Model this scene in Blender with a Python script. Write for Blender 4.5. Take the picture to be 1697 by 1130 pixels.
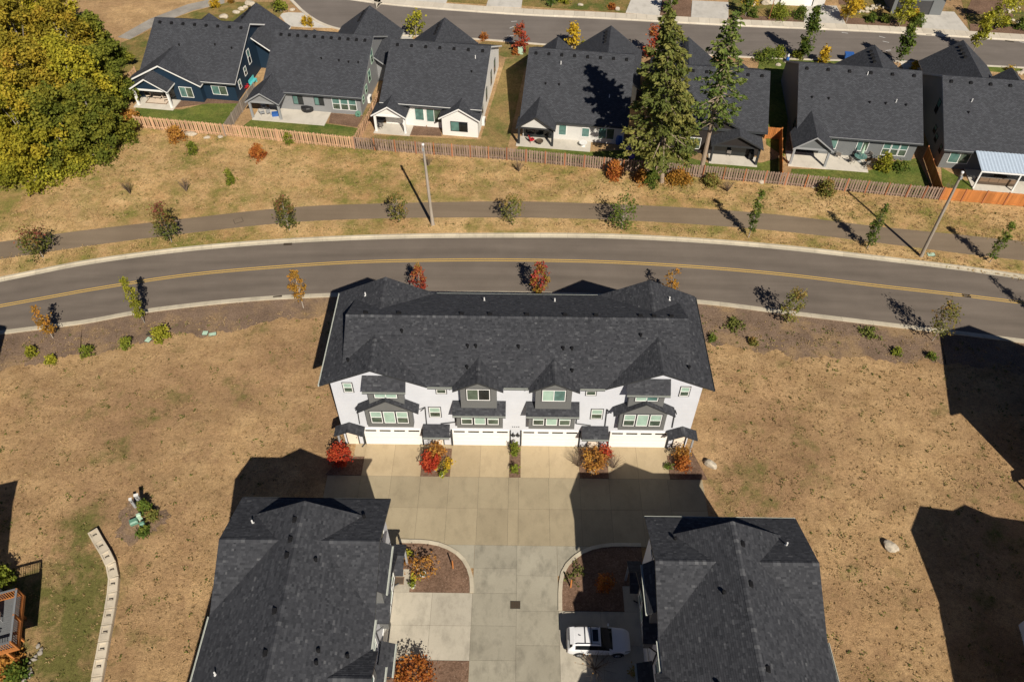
import bpy, math, random
import numpy as np
from mathutils import Vector, Matrix

# ------------------------------------------------------------------ clear
for o in list(bpy.data.objects): bpy.data.objects.remove(o, do_unlink=True)
sc = bpy.context.scene
COL = sc.collection
R = math.radians
random.seed(7); rng = np.random.default_rng(7)

# ------------------------------------------------------------------ camera
cam = bpy.data.cameras.new('camera')
cam.sensor_width = 36.0; cam.lens = 1300.0/1697.0*36.0
cam.clip_start = 0.5; cam.clip_end = 2000
camo = bpy.data.objects.new('camera', cam); COL.objects.link(camo)
yaw, pitch, roll = -0.007973478, 0.8373559, 0.005836401
f = Vector((math.sin(yaw)*math.cos(pitch), math.cos(yaw)*math.cos(pitch), -math.sin(pitch)))
r0 = Vector((math.cos(yaw), -math.sin(yaw), 0)); u0 = r0.cross(f)
r = math.cos(roll)*r0 + math.sin(roll)*u0; u = -math.sin(roll)*r0 + math.cos(roll)*u0
m = Matrix((r, u, -f)).transposed().to_4x4(); m.translation = Vector((-0.0424, -38.9783, 56.8193))
camo.matrix_world = m
sc.camera = camo
sc.render.resolution_x, sc.render.resolution_y = 1024, 681

# ------------------------------------------------------------------ light
SUN_EL, SUN_AZ = 41.5, 158.0                 # azimuth clockwise from +Y
world = bpy.data.worlds.new('World'); sc.world = world; world.use_nodes = True
wn = world.node_tree.nodes; wl = world.node_tree.links; wn.clear()
sky = wn.new('ShaderNodeTexSky'); sky.sky_type = 'NISHITA'; sky.sun_disc = False
sky.sun_elevation = R(SUN_EL); sky.sun_rotation = R(SUN_AZ); sky.altitude = 50; sky.ozone_density = 6.0; sky.dust_density = 0.4; sky.air_density = 0.4
bg = wn.new('ShaderNodeBackground'); bg.inputs['Strength'].default_value = 0.05
wo = wn.new('ShaderNodeOutputWorld'); wl.new(sky.outputs[0], bg.inputs[0]); wl.new(bg.outputs[0], wo.inputs[0])
sun = bpy.data.lights.new('sun', 'SUN'); sun.energy = 4.9; sun.angle = R(0.5); sun.color = (1.0, 0.915, 0.785)
suno = bpy.data.objects.new('sun', sun); COL.objects.link(suno)
sd = Vector((math.sin(R(SUN_AZ))*math.cos(R(SUN_EL)), math.cos(R(SUN_AZ))*math.cos(R(SUN_EL)), math.sin(R(SUN_EL))))
suno.rotation_euler = sd.to_track_quat('Z', 'Y').to_euler(); suno.location = sd*120
vs = sc.view_settings; vs.view_transform = 'Standard'; vs.look = 'None'; vs.exposure = 0.28; vs.gamma = 1.0; vs.use_curve_mapping = False

# ------------------------------------------------------------------ materials
M = {}
class NT:
    def __init__(s, name):
        s.m = bpy.data.materials.new(name); s.m.use_nodes = True
        s.n = s.m.node_tree.nodes; s.l = s.m.node_tree.links
        s.p = s.n['Principled BSDF']; M[name] = s.m
    def new(s, t, **k):
        nd = s.n.new(t)
        for a, b in k.items(): setattr(nd, a, b)
        return nd
    def set(s, sock, v):
        if isinstance(v, bpy.types.NodeSocket): s.l.new(v, sock)
        else: sock.default_value = v
    def pos(s): return s.new('ShaderNodeNewGeometry').outputs['Position']
    def objc(s): return s.new('ShaderNodeTexCoord').outputs['Object']
    def scale(s, v, sx, sy, sz):
        nd = s.new('ShaderNodeVectorMath', operation='MULTIPLY'); s.l.new(v, nd.inputs[0]); nd.inputs[1].default_value = (sx, sy, sz); return nd.outputs[0]
    def noise(s, v, sc_, det=3, rough=.6):
        nd = s.new('ShaderNodeTexNoise'); s.l.new(v, nd.inputs['Vector']); nd.inputs['Scale'].default_value = sc_
        nd.inputs['Detail'].default_value = det; nd.inputs['Roughness'].default_value = rough; return nd.outputs['Fac']
    def ramp(s, fac, stops, interp='LINEAR'):
        nd = s.new('ShaderNodeValToRGB'); s.l.new(fac, nd.inputs[0]); e = nd.color_ramp; e.interpolation = interp
        while len(e.elements) < len(stops): e.elements.new(.5)
        for el, (p_, c) in zip(e.elements, stops):
            el.position = p_; el.color = (c, c, c, 1) if isinstance(c, (int, float)) else (*c, 1)
        return nd.outputs[0]
    def mix(s, fac, a, b, mode='MIX'):
        nd = s.new('ShaderNodeMix', data_type='RGBA', blend_type=mode)
        s.set(nd.inputs[0], fac)
        for k, v in ((6, a), (7, b)):
            if isinstance(v, tuple): nd.inputs[k].default_value = (*v, 1)
            else: s.l.new(v, nd.inputs[k])
        return nd.outputs[2]
    def mul(s, col, fac): return s.mix(1.0, col, fac, 'MULTIPLY')
    def math(s, op, a, b=0.0):
        nd = s.new('ShaderNodeMath', operation=op); s.set(nd.inputs[0], a); s.set(nd.inputs[1], b); return nd.outputs[0]
    def attr(s, name):
        return s.new('ShaderNodeAttribute', attribute_name=name).outputs['Fac']
    def rnd(s): return s.new('ShaderNodeObjectInfo').outputs['Random']
    def bump(s, h, strength=.5, dist=.02):
        nd = s.new('ShaderNodeBump'); nd.inputs['Strength'].default_value = strength; nd.inputs['Distance'].default_value = dist
        s.l.new(h, nd.inputs['Height']); s.l.new(nd.outputs[0], s.p.inputs['Normal'])
    def out(s, col, rough=.8, spec=.3, metal=0.0):
        s.set(s.p.inputs['Base Color'], (*col, 1) if isinstance(col, tuple) else col)
        s.set(s.p.inputs['Roughness'], rough); s.p.inputs['Specular IOR Level'].default_value = spec; s.p.inputs['Metallic'].default_value = metal
        return s.m

def simple(name, col, rough=.7, spec=.3, metal=0., var=.12, nscale=4.):
    t = NT(name); n = t.noise(t.pos(), nscale, 4)
    c = t.mul(t.mix(0.0, col, col), t.ramp(n, [(.3, 1-var), (.7, 1+var*.3)]))
    return t.out(c, rough, spec, metal)

def grass(name, tan, tan2, green, g0, g1, soil=(0.20, 0.125, 0.07), spot=None):
    t = NT(name); p = t.pos()
    big = t.noise(p, .07, 4); med = t.noise(p, .55, 5, .65); fine = t.noise(p, 4.2, 6, .8); tiny = t.noise(p, 15., 4, .75); blot = t.noise(p, 1.7, 5, .7)
    c = t.mix(t.ramp(med, [(.33, 0.), (.68, 1.)]), tan, tan2)
    c = t.mix(t.ramp(big, [(.42, 0.), (.62, .75)]), c, soil)
    c = t.mul(c, t.ramp(t.noise(t.scale(p, .6, 1.5, 1.), .16, 6, .7), [(.33, .80), (.5, 1.), (.66, 1.18)]))
    c = t.mix(t.ramp(t.noise(p, .42, 6, .78), [(.54, 0.), (.66, .65)]), c, soil)
    gm = t.math('ADD', t.math('MULTIPLY', big, .4), t.math('MULTIPLY', t.noise(p, .33, 6, .72), .6))
    if spot:
        (cx, cy, rx, ry) = spot; vm = t.new('ShaderNodeVectorMath', operation='SUBTRACT'); t.l.new(p, vm.inputs[0]); vm.inputs[1].default_value = (cx, cy, 0)
        ln = t.new('ShaderNodeVectorMath', operation='LENGTH'); t.l.new(t.scale(vm.outputs[0], 1/rx, 1/ry, 0), ln.inputs[0])
        gm = t.math('ADD', gm, t.ramp(ln.outputs['Value'], [(.2, .20), (1., 0.)]))
    c = t.mix(t.ramp(gm, [(g0, 0.), (g1, 1.)]), c, green)
    c = t.mul(c, t.ramp(blot, [(.30, .78), (.5, 1.), (.7, 1.10)]))
    c = t.mul(c, t.ramp(fine, [(.30, .50), (.48, 1.), (.72, 1.28)]))
    c = t.mul(c, t.ramp(tiny, [(.30, .45), (.50, 1.0), (.72, 1.42)]))
    t.bump(t.math('ADD', fine, tiny), 1., .12)
    return t.out(c, .95, .1)
grass('dry_grass', (.56, .375, .195), (.42, .27, .132), (.17, .16, .05), .545, .66, (.335, .205, .112), (-34.5, -17., 8., 11.))
grass('verge_grass', (.66, .45, .225), (.51, .34, .15), (.24, .22, .06), .465, .60, (.50, .29, .13))
grass('lawn_grass', (.19, .21, .045), (.11, .155, .03), (.085, .135, .025), .45, .6, (.24, .21, .07))
grass('dry_lawn', (.36, .25, .105), (.26, .20, .075), (.13, .155, .04), .47, .62, (.28, .19, .085))
grass('mixed_lawn', (.34, .235, .09), (.26, .20, .07), (.12, .14, .035), .44, .57, (.36, .22, .10))

def mulch(name, a, b, fleck, mixin=None):
    t = NT(name); p = t.pos(); fine = t.noise(p, 7., 5, .7); big = t.noise(p, .5, 3); sp = t.noise(p, 11., 2, .5)
    c = t.mix(t.ramp(fine, [(.35, 0.), (.65, 1.)]), a, b); c = t.mul(c, t.ramp(big, [(.3, .75), (.7, 1.15)]))
    if mixin:
        pt = t.noise(p, .22, 6, .72); c = t.mix(t.ramp(pt, [(.48, 0.), (.60, 1.)]), c, t.mul(t.mix(0., mixin[0], mixin[0]), t.ramp(fine, [(.3, .5), (.7, 1.2)]))); c = t.mix(t.ramp(t.noise(p, .9, 6, .75), [(.62, 0.), (.70, .8)]), c, mixin[1])
    c = t.mix(t.ramp(sp, [(.69, 0.), (.74, .8)]), c, fleck); t.bump(fine, .9, .06); return t.out(c, .95, .1)
mulch('mulch_fresh', (.115, .070, .046), (.235, .150, .105), (.50, .40, .32))
mulch('mulch_old', (.115, .078, .055), (.26, .182, .128), (.60, .52, .44), ((.31, .21, .12), (.11, .11, .04)))
mulch('gravel_grey', (.26, .24, .21), (.36, .335, .30), (.5, .48, .45))

def asphalt(name, a, b, wear=False):
    t = NT(name); p = t.pos(); fine = t.noise(p, 22., 3, .7); big = t.noise(p, .18, 5, .6); streak = t.noise(t.scale(p, .05, 1.1, 1), 1., 4)
    c = t.mix(t.ramp(big, [(.35, 0.), (.65, 1.)]), a, b); c = t.mul(c, t.ramp(streak, [(.35, .92), (.65, 1.06)])); c = t.mul(c, t.ramp(fine, [(.3, .8), (.7, 1.15)]))
    if wear:
        sx = t.new('ShaderNodeSeparateXYZ'); t.l.new(t.new('ShaderNodeUVMap').outputs[0], sx.inputs[0]); v = t.math('ADD', sx.outputs['Y'], t.math('MULTIPLY', t.noise(p, .3, 3), .06))
        c = t.mul(c, t.ramp(v, [(.03, 1.02), (.12, .97), (.19, 1.06), (.28, .90), (.37, 1.06), (.48, .97), (.62, 1.06), (.72, .90), (.82, 1.06), (.95, .98)]))
        c = t.mix(t.ramp(t.noise(p, .8, 6, .8), [(.70, 0.), (.76, .35)]), c, (.06, .05, .045))
    t.bump(fine, .4, .01); return t.out(c, .85, .25)
asphalt('asphalt_road', (.140, .116, .096), (.168, .140, .116), True)
asphalt('asphalt_path', (.185, .141, .098), (.215, .166, .116))
asphalt('asphalt_street', (.150, .130, .115), (.178, .155, .138))

def concrete(name, a, b, stain=.75):
    t = NT(name); p = t.pos(); big = t.noise(p, .35, 6, .6); fine = t.noise(p, 14., 4, .7); st = t.noise(t.scale(p, 1., .6, 1.), 1.1, 6, .65)
    c = t.mix(t.ramp(big, [(.3, 0.), (.7, 1.)]), a, b); c = t.mul(c, t.ramp(st, [(.30, stain), (.52, 1.)])); c = t.mul(c, t.ramp(fine, [(.3, .93), (.7, 1.05)]))
    c = t.mul(c, t.ramp(t.rnd(), [(0., .90), (1., 1.04)])); t.bump(fine, .25, .006); return t.out(c, .8, .25)
concrete('concrete_warm', (.305, .255, .170), (.355, .298, .200), .84)
concrete('concrete_drive', (.40, .315, .195), (.46, .365, .235), .86)
concrete('concrete_grey', (.295, .272, .213), (.350, .325, .258), .68)
concrete('concrete_pad', (.41, .375, .305), (.48, .44, .36), .74)
concrete('concrete_kerb', (.46, .41, .315), (.53, .475, .37), .8)
concrete('concrete_walk', (.56, .50, .41), (.61, .56, .47), .88)
concrete('concrete_pale', (.50, .475, .43), (.57, .545, .50), .82)
concrete('concrete_patio', (.54, .50, .43), (.61, .57, .50), .85)
concrete('block_wall', (.50, .435, .335), (.60, .53, .42), .8)
simple('joint_dark', (.11, .09, .07), .95, .1)

def shingle_near():
    t = NT('shingle'); tone = t.attr('tone'); p = t.pos()
    c = t.ramp(tone, [(0., (.024, .026, .031)), (.45, (.042, .044, .051)), (.8, (.062, .065, .073)), (1., (.094, .097, .104))])
    c = t.mul(c, t.ramp(t.noise(p, 40., 3, .7), [(.3, .7), (.7, 1.25)])); c = t.mul(c, t.ramp(t.noise(p, .25, 4), [(.3, .94), (.7, 1.06)]))
    return t.out(c, .85, .25)
shingle_near()
def shingle_far():
    t = NT('shingle_far'); uv = t.new('ShaderNodeUVMap').outputs[0]
    br = t.new('ShaderNodeTexBrick'); t.l.new(uv, br.inputs['Vector']); br.inputs['Scale'].default_value = 1.
    br.inputs['Brick Width'].default_value = .30; br.inputs['Row Height'].default_value = .16; br.inputs['Mortar Size'].default_value = .012; br.inputs['Bias'].default_value = -.2
    br.inputs['Color1'].default_value = (.042, .045, .053, 1); br.inputs['Color2'].default_value = (.070, .075, .087, 1); br.inputs['Mortar'].default_value = (.018, .018, .02, 1)
    c = t.mul(br.outputs['Color'], t.ramp(t.noise(t.pos(), .3, 4), [(.3, .95), (.7, 1.05)])); c = t.mul(c, t.ramp(t.noise(t.pos(), 13., 3, .8), [(.3, .72), (.7, 1.3)]))
    t.bump(br.outputs['Fac'], -.5, .02); return t.out(c, .85, .25)
shingle_far()

def siding(name, col, pitch=.18, rough=.6, depth=.02):
    t = NT(name); xyz = t.new('ShaderNodeSeparateXYZ'); t.l.new(t.pos(), xyz.inputs[0])
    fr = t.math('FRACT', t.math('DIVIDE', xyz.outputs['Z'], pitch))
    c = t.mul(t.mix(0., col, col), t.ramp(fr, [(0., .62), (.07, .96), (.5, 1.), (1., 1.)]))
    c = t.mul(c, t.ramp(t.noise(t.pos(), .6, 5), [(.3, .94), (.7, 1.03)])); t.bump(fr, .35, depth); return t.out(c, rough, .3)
siding('siding_white', (.63, .65, .695)); siding('siding_grey_bay', (.155, .158, .155)); siding('siding_navy', (.012, .030, .055))
siding('siding_grey', (.25, .255, .26)); siding('siding_offwhite', (.78, .77, .74)); siding('siding_pale', (.62, .61, .58)); siding('siding_black', (.030, .026, .025)); siding('siding_slate', (.16, .17, .175))
simple('trim_white', (.80, .80, .78), .5, .4, var=.05); simple('trim_dark', (.035, .037, .040), .5, .4, var=.1); simple('trim_grey', (.30, .31, .32), .5, .4, var=.06)
simple('gutter_sheen', (.52, .55, .50), .35, .5, var=.1); simple('gutter_dark', (.05, .055, .06), .4, .5)  # first gutter tone has the sky's reflection painted into its colour
simple('door_white', (.82, .81, .78), .45, .4, var=.04); simple('door_cream', (.80, .70, .58), .5, .4, var=.04); simple('door_charcoal', (.055, .055, .058), .5, .4)
simple('metal_black', (.018, .018, .02), .5, .4); simple('vent_black', (.010, .010, .011), .55, .3); simple('pipe_white', (.75, .75, .74), .5, .4)
def glass(name, col, rough=.06, var=.35):
    t = NT(name); n = t.noise(t.pos(), 1.3, 3)
    c = t.mul(t.mix(0., col, col), t.ramp(n, [(.35, 1-var), (.65, 1+var*.4)])); return t.out(c, rough, .6)
glass('pane_blind', (.36, .50, .415), .12, .12); glass('pane_dark', (.085, .115, .085), .06, .5); glass('pane_black', (.012, .016, .018), .05, .4); glass('pane_teal', (.10, .20, .18), .06, .3)
def wood(name, a, b, pitch=1.):
    t = NT(name); p = t.objc(); g = t.noise(t.scale(p, 18., 18., 1.2), 1., 4); w = t.noise(t.pos(), .4, 3)
    c = t.mix(t.ramp(g, [(.35, 0.), (.65, 1.)]), a, b); c = t.mul(c, t.ramp(t.rnd(), [(0., .72), (1., 1.15)])); c = t.mul(c, t.ramp(w, [(.3, .88), (.7, 1.08)])); return t.out(c, .8, .2)
wood('wood_cedar', (.50, .31, .185), (.62, .40, .25)); wood('wood_grey', (.235, .165, .125), (.36, .265, .21)); wood('wood_orange', (.44, .165, .045), (.55, .22, .07))
wood('wood_postorange', (.36, .14, .065), (.46, .19, .09)); wood('wood_bare', (.28, .24, .195), (.37, .325, .27)); wood('wood_weather', (.24, .20, .165), (.32, .275, .23)); wood('wood_bark', (.12, .085, .06), (.20, .15, .11)); wood('wood_barkpale', (.30, .26, .22), (.42, .38, .33)); wood('wood_conifer', (.24, .18, .13), (.36, .29, .22))
wood('wood_deckgrey', (.15, .16, .17), (.20, .21, .22))
simple('rock_pale', (.50, .44, .35), .9, .1, var=.35, nscale=5.); simple('rock_grey', (.33, .30, .26), .9, .1, var=.35, nscale=5.)
simple('plastic_white', (.75, .75, .73), .4, .4); simple('plastic_green', (.12, .26, .19), .5, .4); simple('plastic_palegreen', (.42, .58, .45), .5, .3); simple('plastic_red', (.55, .02, .03), .4, .4); simple('plastic_turquoise', (.10, .50, .52), .4, .4); simple('plastic_blue', (.03, .11, .36), .4, .4); simple('plastic_purple', (.16, .10, .42), .4, .4)
simple('fabric_cream', (.62, .52, .42), .9, .1); simple('fabric_grey', (.25, .23, .21), .9, .1); simple('fabric_brown', (.22, .15, .10), .9, .1); simple('fabric_wicker', (.10, .075, .055), .9, .1)
simple('yellow_paint', (.62, .40, .10), .7, .3, var=.3, nscale=9.); simple('white_paint', (.6, .6, .6), .7, .3, var=.4, nscale=9.); simple('iron', (.055, .045, .035), .7, .3); simple('metal_roof', (.46, .55, .66), .45, .5, var=.1)
simple('paint_car', (.70, .71, .73), .22, .6, var=.02); simple('rubber', (.015, .015, .016), .8, .2); simple('alloy', (.45, .45, .46), .3, .6, .6); simple('lamp_red', (.35, .01, .012), .25, .5); simple('lamp_clear', (.06, .065, .07), .1, .6); simple('car_plastic', (.03, .03, .032), .6, .3)
simple('flower_yellow', (.60, .52, .10), .8, .1); simple('soil', (.07, .05, .035), .95, .1)

def leaf(name, stops, trans=.35):
    t = NT(name); tone = t.attr('tone'); c = t.ramp(tone, stops)
    c = t.mul(c, t.ramp(t.rnd(), [(0., .85), (1., 1.1)]))
    t.out(c, .75, .2); tr = t.new('ShaderNodeBsdfTranslucent'); t.l.new(c, tr.inputs['Color'])
    ms = t.new('ShaderNodeMixShader'); ms.inputs[0].default_value = trans
    t.l.new(t.p.outputs[0], ms.inputs[1]); t.l.new(tr.outputs[0], ms.inputs[2]); t.l.new(ms.outputs[0], t.n['Material Output'].inputs['Surface'])
leaf('leaf_wood', [(0., (.14, .16, .018)), (.35, (.29, .28, .026)), (.7, (.46, .39, .035)), (.95, (.58, .43, .045)), (1., (.58, .30, .05))])
leaf('leaf_woodgreen', [(0., (.085, .12, .018)), (.5, (.17, .19, .025)), (.9, (.30, .28, .035)), (1., (.45, .34, .04))])
leaf('leaf_woodrust', [(0., (.16, .15, .02)), (.4, (.32, .27, .03)), (.8, (.50, .37, .04)), (1., (.55, .27, .05))])
leaf('leaf_maple', [(0., (.075, .105, .02)), (.55, (.18, .18, .04)), (.8, (.24, .14, .05)), (1., (.27, .085, .06))])
leaf('leaf_maplered', [(0., (.18, .03, .022)), (.4, (.36, .06, .035)), (.75, (.44, .14, .045)), (1., (.38, .27, .05))])
leaf('leaf_maplecrimson', [(0., (0.124, 0.116, 0.019)), (.3, (0.310, 0.217, 0.031)), (.55, (0.372, 0.054, 0.046)), (1., (0.558, 0.078, 0.070))])
leaf('leaf_orange', [(0., (0.155, 0.093, 0.019)), (.5, (0.372, 0.202, 0.031)), (1., (0.558, 0.248, 0.046))])
leaf('leaf_green', [(0., (0.046, 0.085, 0.016)), (.5, (0.109, 0.163, 0.025)), (1., (0.248, 0.256, 0.043))])
leaf('leaf_lime', [(0., (0.139, 0.163, 0.019)), (.5, (0.310, 0.310, 0.031)), (1., (0.496, 0.434, 0.046))])
leaf('leaf_yellow', [(0., (0.279, 0.217, 0.023)), (.5, (0.558, 0.388, 0.031)), (1., (0.713, 0.419, 0.039))])
leaf('leaf_sparse', [(0., (0.078, 0.109, 0.023)), (.5, (0.202, 0.202, 0.046)), (1., (0.372, 0.202, 0.078))])
leaf('leaf_fir', [(0., (.075, .105, .026)), (.5, (.155, .18, .042)), (1., (.30, .28, .075))], .3)
leaf('leaf_spruce', [(0., (.055, .10, .022)), (.5, (.12, .17, .035)), (1., (.22, .25, .06))], .3)
leaf('leaf_red', [(0., (.20, .018, .012)), (.5, (.42, .045, .022)), (1., (.55, .13, .04))])
leaf('leaf_redorange', [(0., (.20, .045, .014)), (.5, (.40, .13, .03)), (1., (.52, .25, .05))])
leaf('leaf_rust', [(0., (0.186, 0.078, 0.023)), (.5, (0.434, 0.202, 0.046)), (1., (0.558, 0.326, 0.062))])
leaf('leaf_bright', [(0., (.08, .12, .015)), (.5, (.20, .24, .03)), (1., (.36, .36, .05))])
leaf('leaf_weed', [(0., (0.072, 0.078, 0.022)), (.5, (0.120, 0.138, 0.030)), (1., (0.180, 0.192, 0.042))], .2)
leaf('leaf_straw', [(0., (0.288, 0.192, 0.090)), (.5, (0.432, 0.300, 0.144)), (1., (0.552, 0.408, 0.204))], .2)
leaf('leaf_brown', [(0., (.09, .06, .025)), (.5, (.15, .105, .04)), (1., (.20, .16, .06))], .1)

# ------------------------------------------------------------------ mesh helpers
def link(o, parent=None):
    COL.objects.link(o)
    if parent is not None: o.parent = parent
    return o
def tag(o, label=None, cat=None, group=None, kind=None):
    if label: o['label'] = label
    if cat: o['category'] = cat
    if group: o['group'] = group
    if kind: o['kind'] = kind
    return o
def empty(name, loc=(0, 0, 0), rz=0., parent=None):
    o = bpy.data.objects.new(name, None); o.empty_display_size = .3; link(o, parent)
    o.location = loc; o.rotation_euler = (0, 0, rz); return o
def thing(name, label, cat, loc=(0, 0, 0), rz=0., group=None):
    if len(loc) == 2: loc = (*loc, 0.)
    return tag(empty(name, loc, rz), label, cat, group)
def copy_tree(o, parent=None):
    c = o.copy(); COL.objects.link(c); c.parent = parent
    for ch in list(o.children): copy_tree(ch, c)
    return c

class MB:
    def __init__(s): s.v = []; s.f = []; s.mi = []; s.tone = []; s.uv = []; s.mats = []
    def mat(s, name):
        if name not in s.mats: s.mats.append(name)
        return s.mats.index(name)
    def face(s, pts, mat, tone=.5, uv=None):
        b = len(s.v); s.v += [tuple(p) for p in pts]; s.f.append(tuple(range(b, b+len(pts)))); s.mi.append(s.mat(mat)); s.tone.append(tone)
        s.uv += uv if uv else [(p[0], p[1]) for p in pts]
    def hexa(s, c, mat, tone=.5):          # 8 corners: bottom 0-3 ccw, top 4-7
        for q in ((3, 2, 1, 0), (4, 5, 6, 7), (0, 1, 5, 4), (1, 2, 6, 5), (2, 3, 7, 6), (3, 0, 4, 7)):
            s.face([c[i] for i in q], mat, tone)
        return s
    def box(s, x0, x1, y0, y1, z0, z1, mat, tone=.5):
        return s.hexa([(x0, y0, z0), (x1, y0, z0), (x1, y1, z0), (x0, y1, z0), (x0, y0, z1), (x1, y0, z1), (x1, y1, z1), (x0, y1, z1)], mat, tone)
    def obox(s, a, b, w, z0, z1, mat):     # box along a->b in plan
        a = Vector((a[0], a[1])); b = Vector((b[0], b[1])); d = (b-a).normalized(); n = Vector((-d.y, d.x))*w/2
        q = [a-n, b-n, b+n, a+n]; return s.hexa([(p.x, p.y, z0) for p in q]+[(p.x, p.y, z1) for p in q], mat)
    def prism(s, poly, axis, a, b, mat):   # poly in (h,z); axis 'y': h=x, extrude a..b along y ; axis 'x': h=y
        P = (lambda h, z, t: (h, t, z)) if axis == 'y' else (lambda h, z, t: (t, h, z))
        n = len(poly); s.face([P(h, z, a) for h, z in poly], mat); s.face([P(h, z, b) for h, z in reversed(poly)], mat)
        for i in range(n):
            (h0, z0), (h1, z1) = poly[i], poly[(i+1) % n]; s.face([P(h0, z0, a), P(h0, z0, b), P(h1, z1, b), P(h1, z1, a)], mat)
        return s
    def slabpoly(s, pts, z0, z1, mat, side=None):   # plan polygon extruded
        n = len(pts); s.face([(x, y, z1) for x, y in pts], mat); s.face([(x, y, z0) for x, y in reversed(pts)], side or mat)
        for i in range(n):
            (x0, y0), (x1, y1) = pts[i], pts[(i+1) % n]; s.face([(x0, y0, z0), (x1, y1, z0), (x1, y1, z1), (x0, y0, z1)], side or mat)
        return s
    def tube(s, p0, p1, r0, r1, mat, n=6, tone=.5, cap=True):
        p0 = Vector(p0); p1 = Vector(p1); d = (p1-p0).normalized(); a = d.orthogonal().normalized(); b = d.cross(a)
        A = [p0+(a*math.cos(2*math.pi*i/n)+b*math.sin(2*math.pi*i/n))*r0 for i in range(n)]
        B = [p1+(a*math.cos(2*math.pi*i/n)+b*math.sin(2*math.pi*i/n))*r1 for i in range(n)]
        for i in range(n): j = (i+1) % n; s.face([A[i], A[j], B[j], B[i]], mat, tone)
        if cap: s.face(B, mat, tone); s.face(A[::-1], mat, tone)
        return s
    def path(s, pts, r, mat, n=6):
        for a, b in zip(pts[:-1], pts[1:]): s.tube(a, b, r, r, mat, n)
        return s
    def lathe(s, prof, mat, n=14, c=(0, 0, 0)):
        for (r0, z0), (r1, z1) in zip(prof[:-1], prof[1:]):
            for i in range(n):
                a, b = 2*math.pi*i/n, 2*math.pi*(i+1)/n
                q = [(c[0]+r0*math.cos(a), c[1]+r0*math.sin(a), c[2]+z0), (c[0]+r0*math.cos(b), c[1]+r0*math.sin(b), c[2]+z0), (c[0]+r1*math.cos(b), c[1]+r1*math.sin(b), c[2]+z1), (c[0]+r1*math.cos(a), c[1]+r1*math.sin(a), c[2]+z1)]
                if r0 < 1e-5: q = q[1:]
                elif r1 < 1e-5: q = q[:3]
                s.face(q, mat)
        return s
    def mesh(s, name, smooth=False, attrs=False):
        me = bpy.data.meshes.new(name); nv = len(s.v); me.vertices.add(nv); me.vertices.foreach_set('co', np.asarray(s.v, np.float32).ravel())
        ls = np.array([len(q) for q in s.f], np.int32); nl = int(ls.sum()); me.loops.add(nl); me.loops.foreach_set('vertex_index', np.concatenate([np.asarray(q, np.int32) for q in s.f]))
        me.polygons.add(len(s.f)); st = np.zeros(len(s.f), np.int32); st[1:] = np.cumsum(ls)[:-1]
        me.polygons.foreach_set('loop_start', st); me.polygons.foreach_set('loop_total', ls); me.polygons.foreach_set('material_index', np.asarray(s.mi, np.int32))
        if smooth: me.polygons.foreach_set('use_smooth', np.ones(len(s.f), bool))
        if attrs:
            a = me.attributes.new('tone', 'FLOAT', 'FACE'); a.data.foreach_set('value', np.asarray(s.tone, np.float32))
            uvl = me.uv_layers.new(name='UVMap'); uvl.data.foreach_set('uv', np.asarray(s.uv, np.float32).ravel())
        for q in s.mats: me.materials.append(M[q])
        me.update(); me.validate(); return me
    def build(s, name, parent=None, smooth=False, attrs=False):
        return link(bpy.data.objects.new(name, s.mesh(name, smooth, attrs)), parent)
def part(name, me, parent, loc=(0, 0, 0), rz=0.):
    o = bpy.data.objects.new(name, me); link(o, parent); o.location = loc; o.rotation_euler = (0, 0, rz); return o
def struct(name, mb, **k): return tag(mb.build(name, **k), kind='structure')

# ------------------------------------------------------------------ roofs
def plane_frame(pts):
    p = [Vector(q) for q in pts]; n = (p[1]-p[0]).cross(p[2]-p[0])
    if n.length < 1e-6: n = (p[2]-p[0]).cross(p[3]-p[0])
    n.normalize()
    if n.z < 0: n = -n
    h = Vector((0, 0, 1)).cross(n); h.normalize(); up = n.cross(h); up.normalize()
    if up.z < 0: up = -up; h = -h
    return p, n, h, up
def roof_slab(mb, pts, t=.16, top='shingle_far', side='trim_dark'):
    p, n, h, up = plane_frame(pts)
    if (p[1]-p[0]).cross(p[2]-p[0]).z < 0: p = p[::-1]
    mb.face(p, top, .3, [((q).dot(h), (q).dot(up)) for q in p]); dn = Vector((0, 0, -t)); b = [q+dn for q in p]
    mb.face(b[::-1], side)
    for i in range(len(p)): j = (i+1) % len(p); mb.face([p[i], b[i], b[j], p[j]], side)
def clip2(poly, a, b):          # keep left side of a->b
    out = []; ex, ey = b[0]-a[0], b[1]-a[1]
    dd = [ex*(q[1]-a[1])-ey*(q[0]-a[0]) for q in poly]
    for i in range(len(poly)):
        j = (i+1) % len(poly); p, q = poly[i], poly[j]
        if dd[i] >= 0: out.append(p)
        if (dd[i] >= 0) != (dd[j] >= 0):
            k = dd[i]/(dd[i]-dd[j]); out.append((p[0]+(q[0]-p[0])*k, p[1]+(q[1]-p[1])*k))
    return out
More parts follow.
